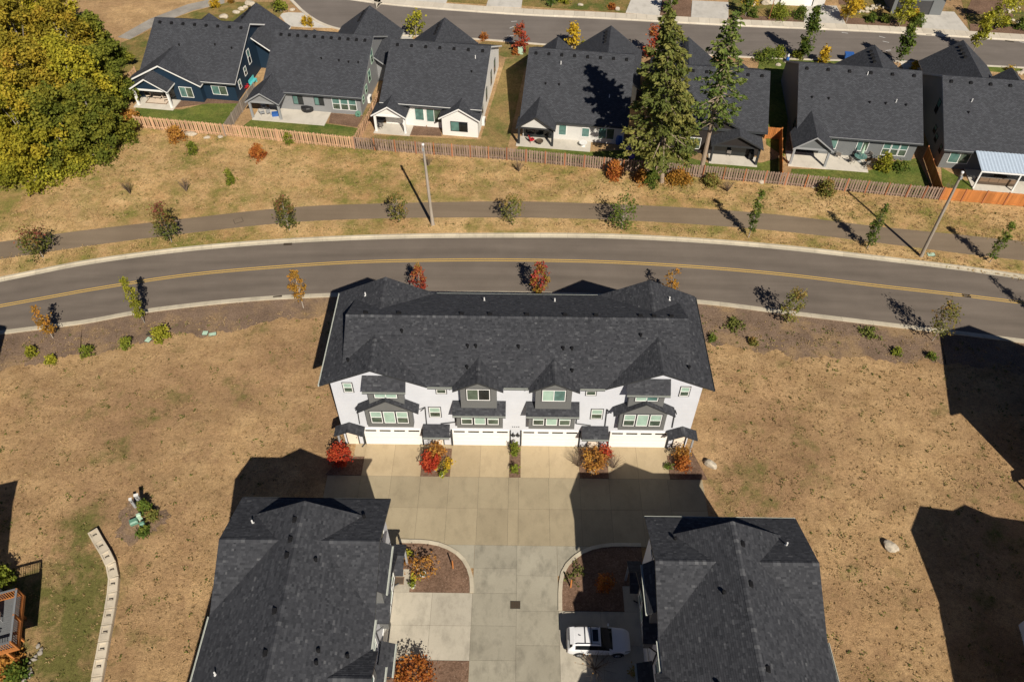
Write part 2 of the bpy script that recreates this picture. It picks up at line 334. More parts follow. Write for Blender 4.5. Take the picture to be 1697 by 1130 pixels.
def shingles(mb, pts, rs, row=.145):
    p, n, h, up = plane_frame(pts); o = p[0]
    P2 = [((q-o).dot(h), (q-o).dot(up)) for q in p]
    A = sum(P2[i][0]*P2[(i+1) % len(P2)][1]-P2[(i+1) % len(P2)][0]*P2[i][1] for i in range(len(P2)))
    if A < 0: P2 = P2[::-1]
    E = [(P2[i], P2[(i+1) % len(P2)]) for i in range(len(P2))]
    v0 = min(q[1] for q in P2); v1 = max(q[1] for q in P2); u0_ = min(q[0] for q in P2); u1 = max(q[0] for q in P2)
    v = v0
    while v < v1:
        x = u0_-rs.random()*.3; vt = v+row
        rowt = rs.gauss(0, .02)
        while x < u1:
            w = rs.choice((.12, .16, .2, .25, .32)); q = [(x, v), (x+w-.004, v), (x+w-.004, vt), (x, vt)]; x += w
            ins = True
            for a, b in E:
                ex, ey = b[0]-a[0], b[1]-a[1]
                if any(ex*(c[1]-a[1])-ey*(c[0]-a[0]) < 0 for c in q): ins = False; break
            poly = q
            if not ins:
                for a, b in E:
                    poly = clip2(poly, a, b)
                    if len(poly) < 3: break
                if len(poly) < 3: continue
            lift = .016+.01*rs.random(); tone = min(1, max(0, rs.gauss(.42, .17)+rowt+(.25 if rs.random() < .06 else 0)))
            mb.face([o+h*a+up*b+n*(lift-(lift-.006)*(b-v)/row) for a, b in poly], 'shingle', tone)
            if ins: mb.face([o+h*q[0][0]+up*v+n*.001, o+h*q[1][0]+up*v+n*.001, o+h*q[1][0]+up*v+n*lift, o+h*q[0][0]+up*v+n*lift], 'shingle', 0.)
        v = vt
def ridge_caps(mb, a, b, slope, rs, w=.17):
    a = Vector(a); b = Vector(b); d = b-a; L = d.length; d.normalize(); s = Vector((-d.y, d.x, 0)); k = 0.
    while k < L-.1:
        q0 = a+d*k; q1 = a+d*min(L, k+.27); t = min(1, max(.1, rs.gauss(.62, .22)))
        for sg in (1, -1):
            e = s*sg*w+Vector((0, 0, -slope*w))
            pts = [q0+Vector((0, 0, .045)), q0+e+Vector((0, 0, .045)), q1+e+Vector((0, 0, .03)), q1+Vector((0, 0, .03))]
            mb.face(pts if sg < 0 else pts[::-1], 'shingle', t)
        k += .25

# ------------------------------------------------------------------ windows (local: wall face at y=yf, facing -y)
def window(parent, x0, x1, z0, z1, yf, kind='hung', frame='trim_white', casing='trim_dark', P=('pane_blind', 'pane_dark')):
    fr = MB(); t = .06; d = .05; c = .07
    if casing:
        for a in ((x0-c, x1+c, z1, z1+c), (x0-c, x1+c, z0-c, z0), (x0-c, x0, z0, z1), (x1, x1+c, z0, z1)): fr.box(a[0], a[1], yf-.03, yf+.02, a[2], a[3], casing)
    for a in ((x0, x1, z1-t, z1), (x0, x1, z0, z0+t), (x0, x0+t, z0+t, z1-t), (x1-t, x1, z0+t, z1-t)): fr.box(a[0], a[1], yf-d, yf+.02, a[2], a[3], frame)
    xi0, xi1, zi0, zi1 = x0+t, x1-t, z0+t, z1-t
    panes = []
    if kind == 'hung':
        zm = (z0+z1)/2; fr.box(xi0, xi1, yf-d+.006, yf+.02, zm-.025, zm+.025, frame); panes = [(xi0, xi1, zi0, zm-.025, P[1]), (xi0, xi1, zm+.025, zi1, P[0])]
    elif kind == 'slide':
        xm = (x0+x1)/2; fr.box(xm-.03, xm+.03, yf-d+.006, yf+.02, zi0, zi1, frame); panes = [(xi0, xm-.03, zi0, zi1, P[0]), (xm+.03, xi1, zi0, zi1, P[1])]
    else: panes = [(xi0, xi1, zi0, zi1, P[0])]
    w = fr.build('window', parent)
    for a, b, c0, c1, mt in panes: MB().box(a, b, yf-.022, yf+.015, c0, c1, mt).build('pane', w)
    return w

# ------------------------------------------------------------------ fourplex
EZ = 8.6; RZ = 11.2; RY = 4.75; D = 9.5; YE0, YE1 = -.45, 9.95; CG = 10.5
def fourplex_proto():
    rs = random.Random(3)
    T = empty('townhouse_building')
    # walls
    w = MB(); S = 'siding_white'
    w.box(-14.75, 14.75, 0, D, -.3, 8.45, S)
    for sx in (-1, 1):
        w.prism([(sx*11.3-3.9, 8.45), (sx*11.3+3.42, 8.45), (sx*11.3, 8.45+3.42*.50), ] if sx > 0 else [(sx*11.3-3.42, 8.45), (sx*11.3+3.9, 8.45), (sx*11.3, 8.45+3.42*.50)], 'y', .002, D-.002, S)
    w.prism([(.1, 8.45), (D-.1, 8.45), (RY, 10.75)], 'x', -13.35, 13.35, S)
    w.build('wall', T)
    # roof
    rf = MB(); sh = MB()
    planes = []
    for ye, sg in ((YE0, 1), (YE1, -1)):          # main slopes, cut along the valleys of the end gables
        yv = ye+sg*(CG-EZ)/.5; yo = ye+sg*(CG-.4524*2.5-EZ)/.5
        planes.append([(-7.1, ye, EZ), (7.1, ye, EZ), (11.3, yv, CG), (11.3, RY, RZ), (-11.3, RY, RZ), (-11.3, yv, CG)])
        for sx in (-1, 1): planes.append([(sx*11.3, yv, CG), (sx*13.8, yo, EZ+.5*abs(yo-ye)), (sx*13.8, RY, RZ), (sx*11.3, RY, RZ)])
    for sx in (-1, 1):
        planes.append([(sx*15.5, YE0, EZ), (sx*15.5, YE1, EZ), (sx*11.3, YE1, CG), (sx*11.3, YE0, CG)])
        planes.append([(sx*7.1, YE0-.0, EZ), (sx*7.1, YE1+.0, EZ), (sx*11.3, YE1, CG), (sx*11.3, YE0, CG)])
        # dormer
        dz = 9.68; xc = sx*3.0
        for q in (-1, 1): planes.append([(xc+q*2.0, -.9, EZ+.02), (xc+q*2.0, .05, EZ+.02), (xc, 1.85, dz), (xc, -.9, dz)])
    for q in planes: roof_slab(rf, q, .17, 'shingle')
    rf_o = rf.build('roof', T, attrs=True)
    for q in planes: shingles(sh, q, rs)
    ridge_caps(sh, (-13.8, RY, RZ), (13.8, RY, RZ), .5, rs)
    for sx in (-1, 1):
        ridge_caps(sh, (sx*11.3, YE0, CG), (sx*11.3, 3.6, CG), .45, rs); ridge_caps(sh, (sx*11.3, 6.0, CG), (sx*11.3, YE1, CG), .45, rs)
        ridge_caps(sh, (sx*3.0, -.9, 9.68), (sx*3.0, 1.7, 9.68), .54, rs)
    tag(sh.build('shingles', rf_o, attrs=True), kind='stuff')
    # gutters
    g = [((-7.0, YE0-.07, EZ-.13), (-5.05, YE0-.07, EZ-.13)), ((-.98, YE0-.07, EZ-.13), (.98, YE0-.07, EZ-.13)), ((5.05, YE0-.07, EZ-.13), (7.0, YE0-.07, EZ-.13)), ((-7.05, YE1+.07, EZ-.13), (7.05, YE1+.07, EZ-.13))]
    for a, b in g: gutter(T, a, b)
    for sx in (-1, 1): gutter(T, (sx*15.57, YE0, EZ-.13), (sx*15.57, YE1, EZ-.13), 'gutter_sheen' if sx < 0 else 'gutter_dark')  # left trough gets the painted sky-reflection tone, right one the dark tone
    # vents
    vm = MB().hexa([(-.2, -.14, -.05), (.2, -.14, -.05), (.2, .14, -.05), (-.2, .14, -.05), (-.15, -.11, .13), (.15, -.11, .13), (.15, .10, .16), (-.15, .10, .16)], 'vent_black').mesh('roof_vent')
    sm = MB().lathe([(.09, -.1), (.09, .16), (.13, .17), (.12, .24), (0, .26)], 'vent_black', 8).mesh('vent_cap')
    pm = MB().lathe([(.13, -.02), (.06, .03), (.055, .36), (0, .36)], 'pipe_white', 8).mesh('vent_pipe')
    mz = lambda y: EZ+.5*(y+.45) if y < RY else EZ+.5*(9.95-y)
    for x in (-12.3, -9.6, -4.5, -2.2, .8, 3.9, 6.4, 10.0, 11.1, 12.5): part('roof_vent', vm, T, (x, RY+.42, mz(RY+.42)+.02))
    for x, y in ((-9.2, 3.5), (-3.9, 2.45), (-3.25, 2.45), (.15, 2.45), (3.7, 2.35), (4.4, 2.35), (-3.9, .9), (4.4, .75), (9.9, 3.4)): part('vent_cap', sm, T, (x, y, mz(y)+.04))
    for x, y in ((-2.8, 8.3), (3.2, 8.3)): part('vent_pipe', pm, T, (x, y, mz(y)))
    part('vent_pipe', pm, T, (-12.9, 8.4, CG-.452*1.6)); part('vent_pipe', pm, T, (12.9, 8.3, CG-.452*1.6))
    part('vent_cap', sm, T, (-13.3, 1.2, CG-.452*2.0+.05)); part('vent_cap', sm, T, (13.6, 1.0, CG-.452*2.3+.05))
    for s in (-1, 1):
        fx = lambda a, b: (a, b) if s < 0 else (-b, -a)
        # ---- end unit: lower bay with gable roof, upper bay with shed roof
        B = T; x0, x1 = fx(-12.3, -8.5); xc = (x0+x1)/2
        MB().box(x0, x1, -.6, .01, 3.35, 5.75, 'siding_grey_bay').prism([(x0, 5.75), (x1, 5.75), (xc, 6.93)], 'y', -.599, .01, 'siding_grey_bay').build('bay_wall', B)
        a0, a1 = fx(-11.92, -8.83); ww = (a1-a0-.24)/3
        for i in range(3): window(B, a0+i*(ww+.12), a0+i*(ww+.12)+ww, 3.95, 5.5, -.6, 'hung' if i != 1 else 'fixed', casing='trim_dark')
        rp = MB(); zz = 7.3
        pl = [[(xc+q*2.5, -.95, 5.72), (xc+q*2.5, .02, 5.72), (xc, .02, zz), (xc, -.95, zz)] for q in (-1, 1)]
        for q in pl: roof_slab(rp, q, .12, 'shingle')
        ro = ro = rp.build('bay_roof', B, attrs=True); s2 = MB()
        for q in pl: shingles(s2, q, rs)
        ridge_caps(s2, (xc, -.95, zz), (xc, 0, zz), .63, rs); tag(s2.build('shingles', ro, attrs=True), kind='stuff')
        # upper bay
        B = T; x0, x1 = fx(-11.8, -8.98)
        MB().box(x0, x1, -.55, .01, 6.4, 8.62, 'siding_grey_bay').build('bay_wall', B)
        a0, a1 = fx(-11.28, -9.47); window(B, a0, a1, 7.25, 8.4, -.55, 'slide', P=('pane_blind', 'pane_teal') if s > 0 else ('pane_blind', 'pane_blind'))
        rp = MB(); e0, e1 = fx(-12.1, -8.68); pl = [(e0, -.92, 8.45), (e1, -.92, 8.45), (e1, .02, 9.35), (e0, .02, 9.35)]
        roof_slab(rp, pl, .12, 'shingle'); ro = rp.build('bay_roof', B, attrs=True); s2 = MB(); shingles(s2, pl, rs); tag(s2.build('shingles', ro, attrs=True), kind='stuff')
        gutter(B, (e0, -.98, 8.34), (e1, -.98, 8.34))
        # ---- inner unit: lower bay with shed roof, dormer bay
        B = T; x0, x1 = fx(-4.87, -1.07)
        MB().box(x0, x1, -.6, .01, 3.35, 5.75, 'siding_grey_bay').build('bay_wall', B)
        a0, a1 = fx(-4.5, -1.4); ww = (a1-a0-.3)/3
        for i in range(3): window(B, a0+i*(ww+.15), a0+i*(ww+.15)+ww, 3.9, 5.35, -.6, 'hung' if i != 1 else 'fixed', casing='trim_dark')
        rp = MB(); e0, e1 = fx(-5.15, -.82); pl = [(e0, -1.0, 5.6), (e1, -1.0, 5.6), (e1, .02, 6.3), (e0, .02, 6.3)]
        roof_slab(rp, pl, .12, 'shingle'); ro = rp.build('bay_roof', B, attrs=True); s2 = MB(); shingles(s2, pl, rs); tag(s2.build('shingles', ro, attrs=True), kind='stuff')
        gutter(B, (e0, -1.06, 5.49), (e1, -1.06, 5.49))
        B = T; x0, x1 = fx(-4.42, -1.54); xc = (x0+x1)/2
        MB().box(x0, x1, -.6, .01, 6.1, 8.55, 'siding_grey_bay').prism([(x0, 8.55), (x1, 8.55), (xc, 9.3)], 'y', -.599, .5, 'siding_grey_bay').build('bay_wall', B)
        a0, a1 = fx(-3.92, -2.06); window(B, a0, a1, 7.15, 8.55, -.6, 'slide', P=('pane_dark', 'pane_black') if s < 0 else ('pane_blind', 'pane_teal'))
        # wall windows
        a0, a1 = fx(-13.78, -13.05); window(T, a0, a1, 7.25, 8.4, 0, 'hung')
        a0, a1 = fx(-7.15, -6.22); window(T, a0, a1, 4.05, 5.35, 0, 'hung')
        a0, a1 = fx(-6.38, -5.6); window(T, a0, a1, 7.2, 8.25, 0, 'hung')
        # garages
        for (g0, g1) in ((-12.95, -8.05), (-5.4, -.52)):
            a0, a1 = fx(g0, g1); gd = MB(); gd.box(a0, a1, -.035, .01, 0.02, 2.13, 'door_white')
            for k in range(1, 4): gd.box(a0+.01, a1-.01, -.05, -.036, k*.53-.25, k*.53+.24, 'door_white')
            go = gd.build('garage_door', T)
            wq = (a1-a0)/4
            for k in range(4): MB().box(a0+k*wq+.15, a0+(k+1)*wq-.15, -.06, -.036, 1.93, 2.10, 'pane_black').build('door_window', go)
            fm = MB(); fm.box(a0-.12, a0-.001, -.06, .01, 0, 2.28, 'trim_dark'); fm.box(a1+.001, a1+.12, -.06, .01, 0, 2.28, 'trim_dark'); fm.box(a0-.001, a1+.001, -.06, .01, 2.14, 2.28, 'trim_white')
            fm.build('door_frame', go)
        # porches
        B = T
        x0, x1 = fx(-15.25, -12.8); xc = (x0+x1)/2; pl = [[(xc+q*1.24, -1.0, 2.5), (xc+q*1.24, .02, 2.5), (xc, .02, 3.12), (xc, -1.0, 3.12)] for q in (-1, 1)]
        rp = MB(); s2 = MB()
        for q in pl: roof_slab(rp, q, .12, 'shingle'); shingles(s2, q, rs)
        ridge_caps(s2, (xc, -1, 3.12), (xc, 0, 3.12), .5, rs); ro = rp.build('porch_roof', B, attrs=True); tag(s2.build('shingles', ro, attrs=True), kind='stuff')
        a0, a1 = fx(-14.5, -13.6); door(B, a0, a1)
        MB().box(*fx(-14.98, -14.84), -.95, -.8, 0, 2.42, 'trim_grey').build('post', B)
        B = T
        e0, e1 = fx(-7.8, -5.55); pl = [(e0, -1.0, 2.5), (e1, -1.0, 2.5), (e1, .02, 3.02), (e0, .02, 3.02)]
        rp = MB(); roof_slab(rp, pl, .12, 'shingle'); ro = rp.build('porch_roof', B, attrs=True); s2 = MB(); shingles(s2, pl, rs); tag(s2.build('shingles', ro, attrs=True), kind='stuff')
        gutter(B, (e0, -1.06, 2.39), (e1, -1.06, 2.39))
        a0, a1 = fx(-7.15, -6.25); door(B, a0, a1)
        # downspouts
        X = lambda x: x if s < 0 else -x
        for pts in ([(-13.05, -.55, 5.55), (-13.05, -.06, 5.4), (-13.15, -.06, 3.0)], [(-7.75, -.55, 5.55), (-7.45, -.06, 5.4), (-7.5, -.06, 3.1)], [(-5.05, -.8, 5.4), (-5.05, -.06, 4.9), (-5.05, -.06, 3.4), (-6.3, -.06, 3.15)], [(-13.03, -.9, 2.35), (-13.1, -.09, 2.1), (-13.1, -.09, .1), (-13.3, -.4, .08)], [(-5.52, -.9, 2.35), (-5.5, -.09, 2.1), (-5.5, -.09, .05)]):
            MB().path([(X(a), b, c) for a, b, c in pts], .05, 'trim_dark', 6).build('downspout', T)
        # rear windows
        for a, b, c0, c1 in ((-13.2, -11.4, 4.0, 5.4), (-10.6, -9.4, 6.8, 8.0), (-6.2, -4.6, 4.0, 5.4), (-3.4, -1.6, 6.8, 8.0)):
            o = window(T, *fx(a, b), c0, c1, 0, 'slide'); o.location = (0, D, 0); o.rotation_euler = (0, 0, math.pi); 
    # house number and lamps on the pier between the inner garages
    for i, ch in enumerate('2020'):
        cu = bpy.data.curves.new('house_number', 'FONT'); cu.body = ch; cu.size = .2; cu.extrude = .012
        t = bpy.data.objects.new('tmp', cu); COL.objects.link(t); dg = bpy.context.evaluated_depsgraph_get(); me = bpy.data.meshes.new_from_object(t.evaluated_get(dg)); bpy.data.objects.remove(t)
        me.materials.clear(); me.materials.append(M['metal_black']); o = part('house_number', me, T, (-.3+i*.17, -.02, 2.7)); o.rotation_euler = (math.pi/2, 0, 0)
    lm = MB().lathe([(0, .36), (.05, .34), (.05, .24), (.17, .12), (.17, .10), (.08, .1), (.07, 0), (0, 0)], 'metal_black', 10, (0, -.2, 1.65)).tube((0, 0, 1.95), (0, -.2, 1.95), .025, .025, 'metal_black').mesh('wall_lamp')
    for x in (-.2, .2): part('wall_lamp', lm, T, (x, 0, 0))
    return T
def gutter(parent, a, b, mat='gutter_sheen'):
    mb = MB(); a = Vector(a); b = Vector(b); d = (b-a).normalized(); n = Vector((-d.y, d.x, 0))
    for o_, w, z0, z1, mt in ((0, .12, -.06, -.045, 'gutter_dark'), (-.055, .012, -.046, .05, 'gutter_dark'), (.055, .012, -.046, .05, 'gutter_dark'), (0, .096, -.044, -.01, mat), (-.0555, .03, .051, .058, mat), (.0555, .03, .051, .058, mat)):
        c0 = a+n*o_; c1 = b+n*o_; mb.obox(c0, c1, w, a.z+z0, a.z+z1, mt)
    return mb.build('gutter', parent)
def door(parent, x0, x1):
    o = MB().box(x0-.09, x1+.09, -.03, .01, 0.02, 2.16, 'trim_dark').box(x0, x1, -.06, -.031, .03, 2.06, 'door_cream').build('door', parent)
    MB().box(x1-.12, x1-.06, -.11, -.061, .98, 1.06, 'metal_black').build('handle', o)
def place(root, loc, rz, label, cat, group=None):
    root.location = (loc[0], loc[1], 0.); root.rotation_euler = (0, 0, rz); tag(root, label, cat, group); return root

# ------------------------------------------------------------------ ground, roads, paths
gm = MB(); gm.face([(-400, -300, 0), (400, -300, 0), (400, 500, 0), (-400, 500, 0)], 'dry_grass'); struct('ground', gm)
def smooth(pts, n=6):            # Catmull-Rom through plan points
    out = []; P_ = [Vector((*q, 0)) for q in pts]; P_ = [P_[0]*2-P_[1]]+P_+[P_[-1]*2-P_[-2]]
    for i in range(1, len(P_)-2):
        for k in range(n):
            t = k/n; a, b, c, d = P_[i-1:i+3]
            out.append(.5*((2*b)+(c-a)*t+(2*a-5*b+4*c-d)*t*t+(3*b-3*c+d-a)*t**3))
    out.append(P_[-2]); return [(q.x, q.y) for q in out]
def extend(pts, e=60):
    a, b = Vector(pts[0]), Vector(pts[1]); c, d = Vector(pts[-2]), Vector(pts[-1])
    return [tuple(a+(a-b).normalized()*e)]+list(pts)+[tuple(d+(d-c).normalized()*e)]
def resample(pts, step):
    P_ = [Vector(q) for q in pts]; out = [P_[0]]; acc = 0.; last = P_[0]
    for q in P_[1:]:
        while (q-last).length+acc >= step:
            k = (step-acc)/(q-last).length; last = last.lerp(q, k); out.append(last); acc = 0.
        acc += (q-last).length; last = q
    return [(q.x, q.y) for q in out]
def offset(pts, d):
    out = []
    for i in range(len(pts)):
        a = Vector(pts[max(0, i-1)]); b = Vector(pts[min(len(pts)-1, i+1)]); t = (b-a).normalized(); out.append((pts[i][0]-t.y*d, pts[i][1]+t.x*d))
    return out
def ribbon(name, A, B, z, mat, kind='structure'):
    mb = MB(); n = min(len(A), len(B))
    for i in range(n-1): mb.face([(*A[i], z), (*A[i+1], z), (*B[i+1], z), (*B[i], z)], mat, .5, [(i, 0.), (i+1, 0.), (i+1, 1.), (i, 1.)])
    return tag(mb.build(name, attrs=True), kind=kind)
def resn(pts, n):                # n points evenly along a polyline
    P_ = [Vector(q) for q in pts]; L = [0.]
    for a, b in zip(P_[:-1], P_[1:]): L.append(L[-1]+(b-a).length)
    out = []
    for k in range(n):
        s = L[-1]*k/(n-1); i = max(j for j in range(len(L)) if L[j] <= s+1e-9); i = min(i, len(P_)-2)
        out.append(tuple(P_[i].lerp(P_[i+1], (s-L[i])/max(1e-9, L[i+1]-L[i]))))
    return out

kn = resn(smooth(extend([(-54.07, 20.03), (-46.82, 22.58), (-37.81, 24.76), (-28.97, 26.20), (-19.85, 27.16), (-10.57, 27.72), (-0.68, 27.99), (9.50, 28.06), (19.45, 27.52), (29.20, 26.47), (38.63, 24.96), (47.80, 23.39), (53.51, 22.17)])), 120)   # north face of kerb
ks = resn(smooth(extend([(-50.66, 12.46), (-42.95, 14.05), (-37.46, 15.64), (-28.14, 17.34), (-18.73, 18.24), (-9.76, 18.60), (-0.56, 18.75), (8.87, 18.55), (18.69, 17.84), (27.01, 16.51), (35.72, 15.14), (44.22, 13.81), (49.60, 12.93)])), 120)
ribbon('road', ks, kn, .004, 'asphalt_road')
yl = smooth(extend([(-52.33, 16.17), (-44.07, 18.66), (-35.36, 20.89), (-26.14, 22.35), (-16.65, 23.37), (-6.98, 23.81), (-0.63, 23.92), (9.22, 23.80), (18.83, 23.19), (28.24, 22.13), (37.35, 20.62), (46.26, 19.25), (51.87, 18.29)]))
for d0 in (.09, -.21): ribbon('lane_line', offset(yl, d0), offset(yl, d0+.12), .009, 'yellow_paint')
pn = resn(smooth(extend([(-56.73, 25.93), (-48.86, 27.90), (-39.06, 29.95), (-26.26, 32.45), (-14.57, 33.43), (-0.75, 34.00), (9.87, 33.74), (20.25, 33.14), (30.41, 32.00), (40.20, 30.25), (49.84, 28.85), (55.95, 27.93)])), 110)
ps = resn(smooth(extend([(-55.46, 23.10), (-47.82, 25.18), (-38.27, 27.36), (-25.71, 29.76), (-14.26, 30.70), (-0.72, 31.04), (9.68, 30.89), (19.84, 30.22), (29.78, 29.13), (39.37, 27.45), (48.67, 25.71), (54.60, 24.74)])), 110)
vg0 = resn(offset(kn, .1), 120)
ribbon('verge', vg0, resn(smooth(extend([(-72.90, 61.79), (-49.26, 48.90), (-35.32, 46.82), (-20.71, 44.69), (-1.46, 42.59), (17.37, 40.06), (31.76, 38.15), (45.43, 35.94), (58.72, 34.47)])), 120), .004, 'verge_grass')
ribbon('path', ps, pn, .009, 'asphalt_path')
ml = resn(smooth(extend([(-48.49, 7.65), (-41.28, 9.63), (-33.94, 12.09), (-27.18, 13.40), (-19.20, 15.60), (-9.55, 16.18), (8.71, 16.05), (18.78, 12.53), (25.81, 11.07), (34.21, 10.06), (40.38, 9.63), (47.84, 8.78)])), 900)
gr = np.random.default_rng(3); jit = np.convolve(gr.normal(size=900), np.ones(5)/5, 'same')*.45+np.convolve(gr.normal(size=900), np.ones(25)/25, 'same')*1.6+gr.normal(size=900)*.08
ribbon('mulch_strip', [(x, y+float(j)) for (x, y), j in zip(ml, jit)], resn(offset(ks, -.1), 900), .006, 'mulch_old')

def kerb_line(name, pts, side, seg=3.0, gut=.42, kw=.26, mat='concrete_kerb', pan=True):
    # pts run along the kerb; side=+1 puts the road on the left
    root = tag(empty(name), kind='structure'); q = resample(pts, seg/3); n = [Vector(b) for b in offset(q, 1.)]
    for i in range(0, len(q)-3, 3):
        mb = MB()
        for j in range(3):
            a, b = Vector(q[i+j]), Vector(q[i+j+1]); na = (n[i+j]-a)*side; nb = (n[i+j+1]-b)*side
            g = .012/3*(b-a)
            if j == 2: b = b-g*3
            def ring(p_, nn): return [(*(p_-nn*kw), -.02), (*(p_-nn*kw), .135), (*(p_-nn*.02), .135), (*(p_+nn*.02), .03), (*(p_+nn*gut), .012), (*(p_+nn*gut), -.02)]
            A, B = ring(a, na), ring(b, nb)
            for k in range(5):
                f4 = [A[k], B[k], B[k+1], A[k+1]]; mb.face(f4 if side < 0 else f4[::-1], mat)
            if j == 0: mb.face(A, mat)
            if j == 2: mb.face(B[::-1], mat)
        mb.build('kerb_stone', root)
    return root
kerb_line('north_kerb', [q for q in kn if abs(q[0]) < 66], -1)
kerb_line('south_kerb', [q for q in ks if abs(q[0]) < 66], 1, gut=.36)

# court, driveways, lane: concrete slabs with open joints
def slabs(name, rects, mat, top=.03, gap=.008):
    root = tag(empty(name), kind='structure')
    for (x0, x1, y0, y1) in rects: MB().box(x0+gap, x1-gap, y0+gap, y1-gap, -.05, top, mat).build('concrete_slab', root)
    return root
gx = [-15.83, -13.0, -10.42, -7.95, -5.55, -3.05, -.55, .29, 2.82, 5.42, 7.88, 10.4, 12.8, 15.75]
jb = MB(); jb.box(-15.7, 15.6, -9.4, -3.2, .001, .012, 'joint_dark'); jb.box(-3.0, 3.3, -45, -9.41, .001, .012, 'joint_dark'); jb.box(-9.2, -3.01, -18.4, -13.5, .001, .012, 'joint_dark'); jb.box(3.31, 9.3, -19.8, -14.7, .001, .012, 'joint_dark')
for a, b in ((-12.97, -8.0), (-5.5, -.5), (.45, 5.45), (7.9, 13.05)): jb.box(a+.05, b-.05, -3.19, -.1, .001, .012, 'joint_dark')
struct('slab_joint_bed', jb)
slabs('court', [(gx[i], gx[i+1], y0, y1) for i in range(len(gx)-1) for y0, y1 in ((-6.24, -3.26), (-9.5, -6.24))], 'concrete_warm')
slabs('driveway', [(a, b, y0, y1) for q in ((-12.97, -10.42, -8.0), (-5.5, -3.0, -.5), (.45, 2.9, 5.45), (7.9, 10.43, 13.05)) for a, b in ((q[0], q[1]), (q[1], q[2])) for y0, y1 in ((-3.26, -.02),)]
      + [(-13.9, -12.97, -1.36, -.02), (-8.0, -5.5, -.42, -.02), (5.45, 7.9, -.28, -.02), (13.05, 14.2, -.9, -.02)], 'concrete_drive')
slabs('lane', [(-3.12, .2, y0, y1) for y0, y1 in ((-11.45, -9.5), (-13.45, -11.45), (-15.95, -13.45), (-18.45, -15.95), (-20.95, -18.45), (-24, -20.95), (-27, -24))] + [(.2, 3.36, y0, y1) for y0, y1 in ((-12., -9.5), (-14.8, -12.), (-17.35, -14.8), (-19.9, -17.35), (-23, -19.9), (-27, -23))]
      + [(-5.6, -3.12, -11.45, -9.5), (-9.4, -5.6, -9.9, -9.5), (3.36, 5.42, -12., -9.5), (5.42, 9.6, -9.9, -9.5)], 'concrete_grey')
slabs('parking_pad', [(a, b, c, d) for a, b in ((-9.15, -6.15), (-6.15, -3.12)) for c, d in ((-18.5, -15.98), (-15.98, -13.46))] + [(-9.15, -7.9, -13.46, -11.6)], 'concrete_pad')
slabs('parking_pad', [(a, b, c, d) for a, b in ((3.36, 6.45), (6.45, 9.4)) for c, d in ((-19.9, -17.28), (-17.28, -14.76))] + [(8.25, 9.4, -14.76, -12.74)], 'concrete_pad')
def bed(name, poly, mat='mulch_fresh', top=.06): return struct(name, MB().slabpoly(poly, .0, top, mat))
bL = smooth([(-9.1, -9.42), (-8.62, -9.44), (-7.29, -9.45), (-6.09, -9.63), (-5.03, -10.06), (-4.19, -10.72), (-3.63, -11.61), (-3.37, -12.52), (-3.33, -13.44)])
bR = smooth([(10.0, -9.50), (7.86, -9.51), (6.46, -9.72), (5.4, -10.16), (4.42, -10.96), (3.87, -11.87), (3.67, -13.12), (3.62, -14.74)])
bed('mulch_bed', [(-9.14, -11.58), (-7.89, -11.58), (-7.89, -13.44)]+bL[::-1])
bed('mulch_bed', bR+[(8.24, -14.74), (8.24, -12.72), (10.0, -12.72)])
bed('mulch_bed', [(-9.15, -22.5), (-3.14, -22.5), (-3.14, -18.53), (-8.7, -18.53), (-9.15, -18.53)])
bed('mulch_bed', [(3.38, -24), (9.4, -24), (9.4, -19.93), (3.38, -19.93)])
bed('mulch_bed', [(-16.0, -3.24), (-12.98, -3.24), (-12.98, -1.38), (-14.9, -1.38)])
bed('mulch_bed', [(-7.98, -3.24), (-5.52, -3.24), (-5.52, -.44), (-7.98, -.44)])
bed('mulch_bed', [(-.48, -3.24), (.43, -3.24), (.43, -.06), (-.48, -.06)])
bed('mulch_bed', [(5.47, -3.24), (7.88, -3.24), (7.88, -.3), (5.47, -.3)])
bed('mulch_bed', [(13.07, -3.24), (16.2, -3.24), (15.3, -.4), (13.07, -.92)])
for pts, sd_ in ((bL, 1), (bR, -1)):
    root = tag(empty('bed_kerb'), kind='structure'); q = resample(pts, .78); q = q if (Vector(q[-1])-Vector(pts[-1])).length < .05 else q+[pts[-1]]; o2 = offset(q, .3*sd_)
    for i in range(len(q)-1):
        a, b, c, d = q[i], q[i+1], o2[i+1], o2[i]; poly = [a, b, c, d] if sd_ < 0 else [a, b, c, d]
        k = lambda p_, r_: (p_[0]+(r_[0]-p_[0])*.012, p_[1]+(r_[1]-p_[1])*.012)
        b2, c2 = k(b, a), k(c, d); poly = [a, b2, c2, d]
        ar = sum(poly[j][0]*poly[(j+1) % 4][1]-poly[(j+1) % 4][0]*poly[j][1] for j in range(4))
        MB().slabpoly(poly if ar > 0 else poly[::-1], 0, .13, 'concrete_kerb').build('kerb_stone', root)

# far street
sn = smooth(extend([(-36.71, 85.03), (-34.26, 81.32), (-30.72, 77.38), (-26.66, 75.13), (-20.12, 73.94), (-5.55, 72.55), (12.25, 69.99), (38.26, 67.68), (55.49, 67.15), (71.96, 65.77)], 40))
sf = smooth(extend([(-26.79, 85.24), (-23.28, 84.25), (-15.46, 82.74), (-0.21, 80.69), (12.89, 79.65), (31.26, 77.85), (53.83, 76.18), (75.36, 73.79)], 60))
nn = 90
ribbon('street', resn(sn, nn), resn(sf, nn), .005, 'asphalt_street')
kerb_line('far_street_kerb', [q for q in sf if q[0] < 90], -1, gut=.3, mat='concrete_walk')
kerb_line('near_street_kerb', [q for q in sn if q[0] < 90], 1, gut=.3, mat='concrete_walk')
root = tag(empty('sidewalk'), kind='structure'); q = resample([p_ for p_ in sf if p_[0] < 90], 1.6); o1 = offset(q, .22); o2 = offset(q, 1.85)
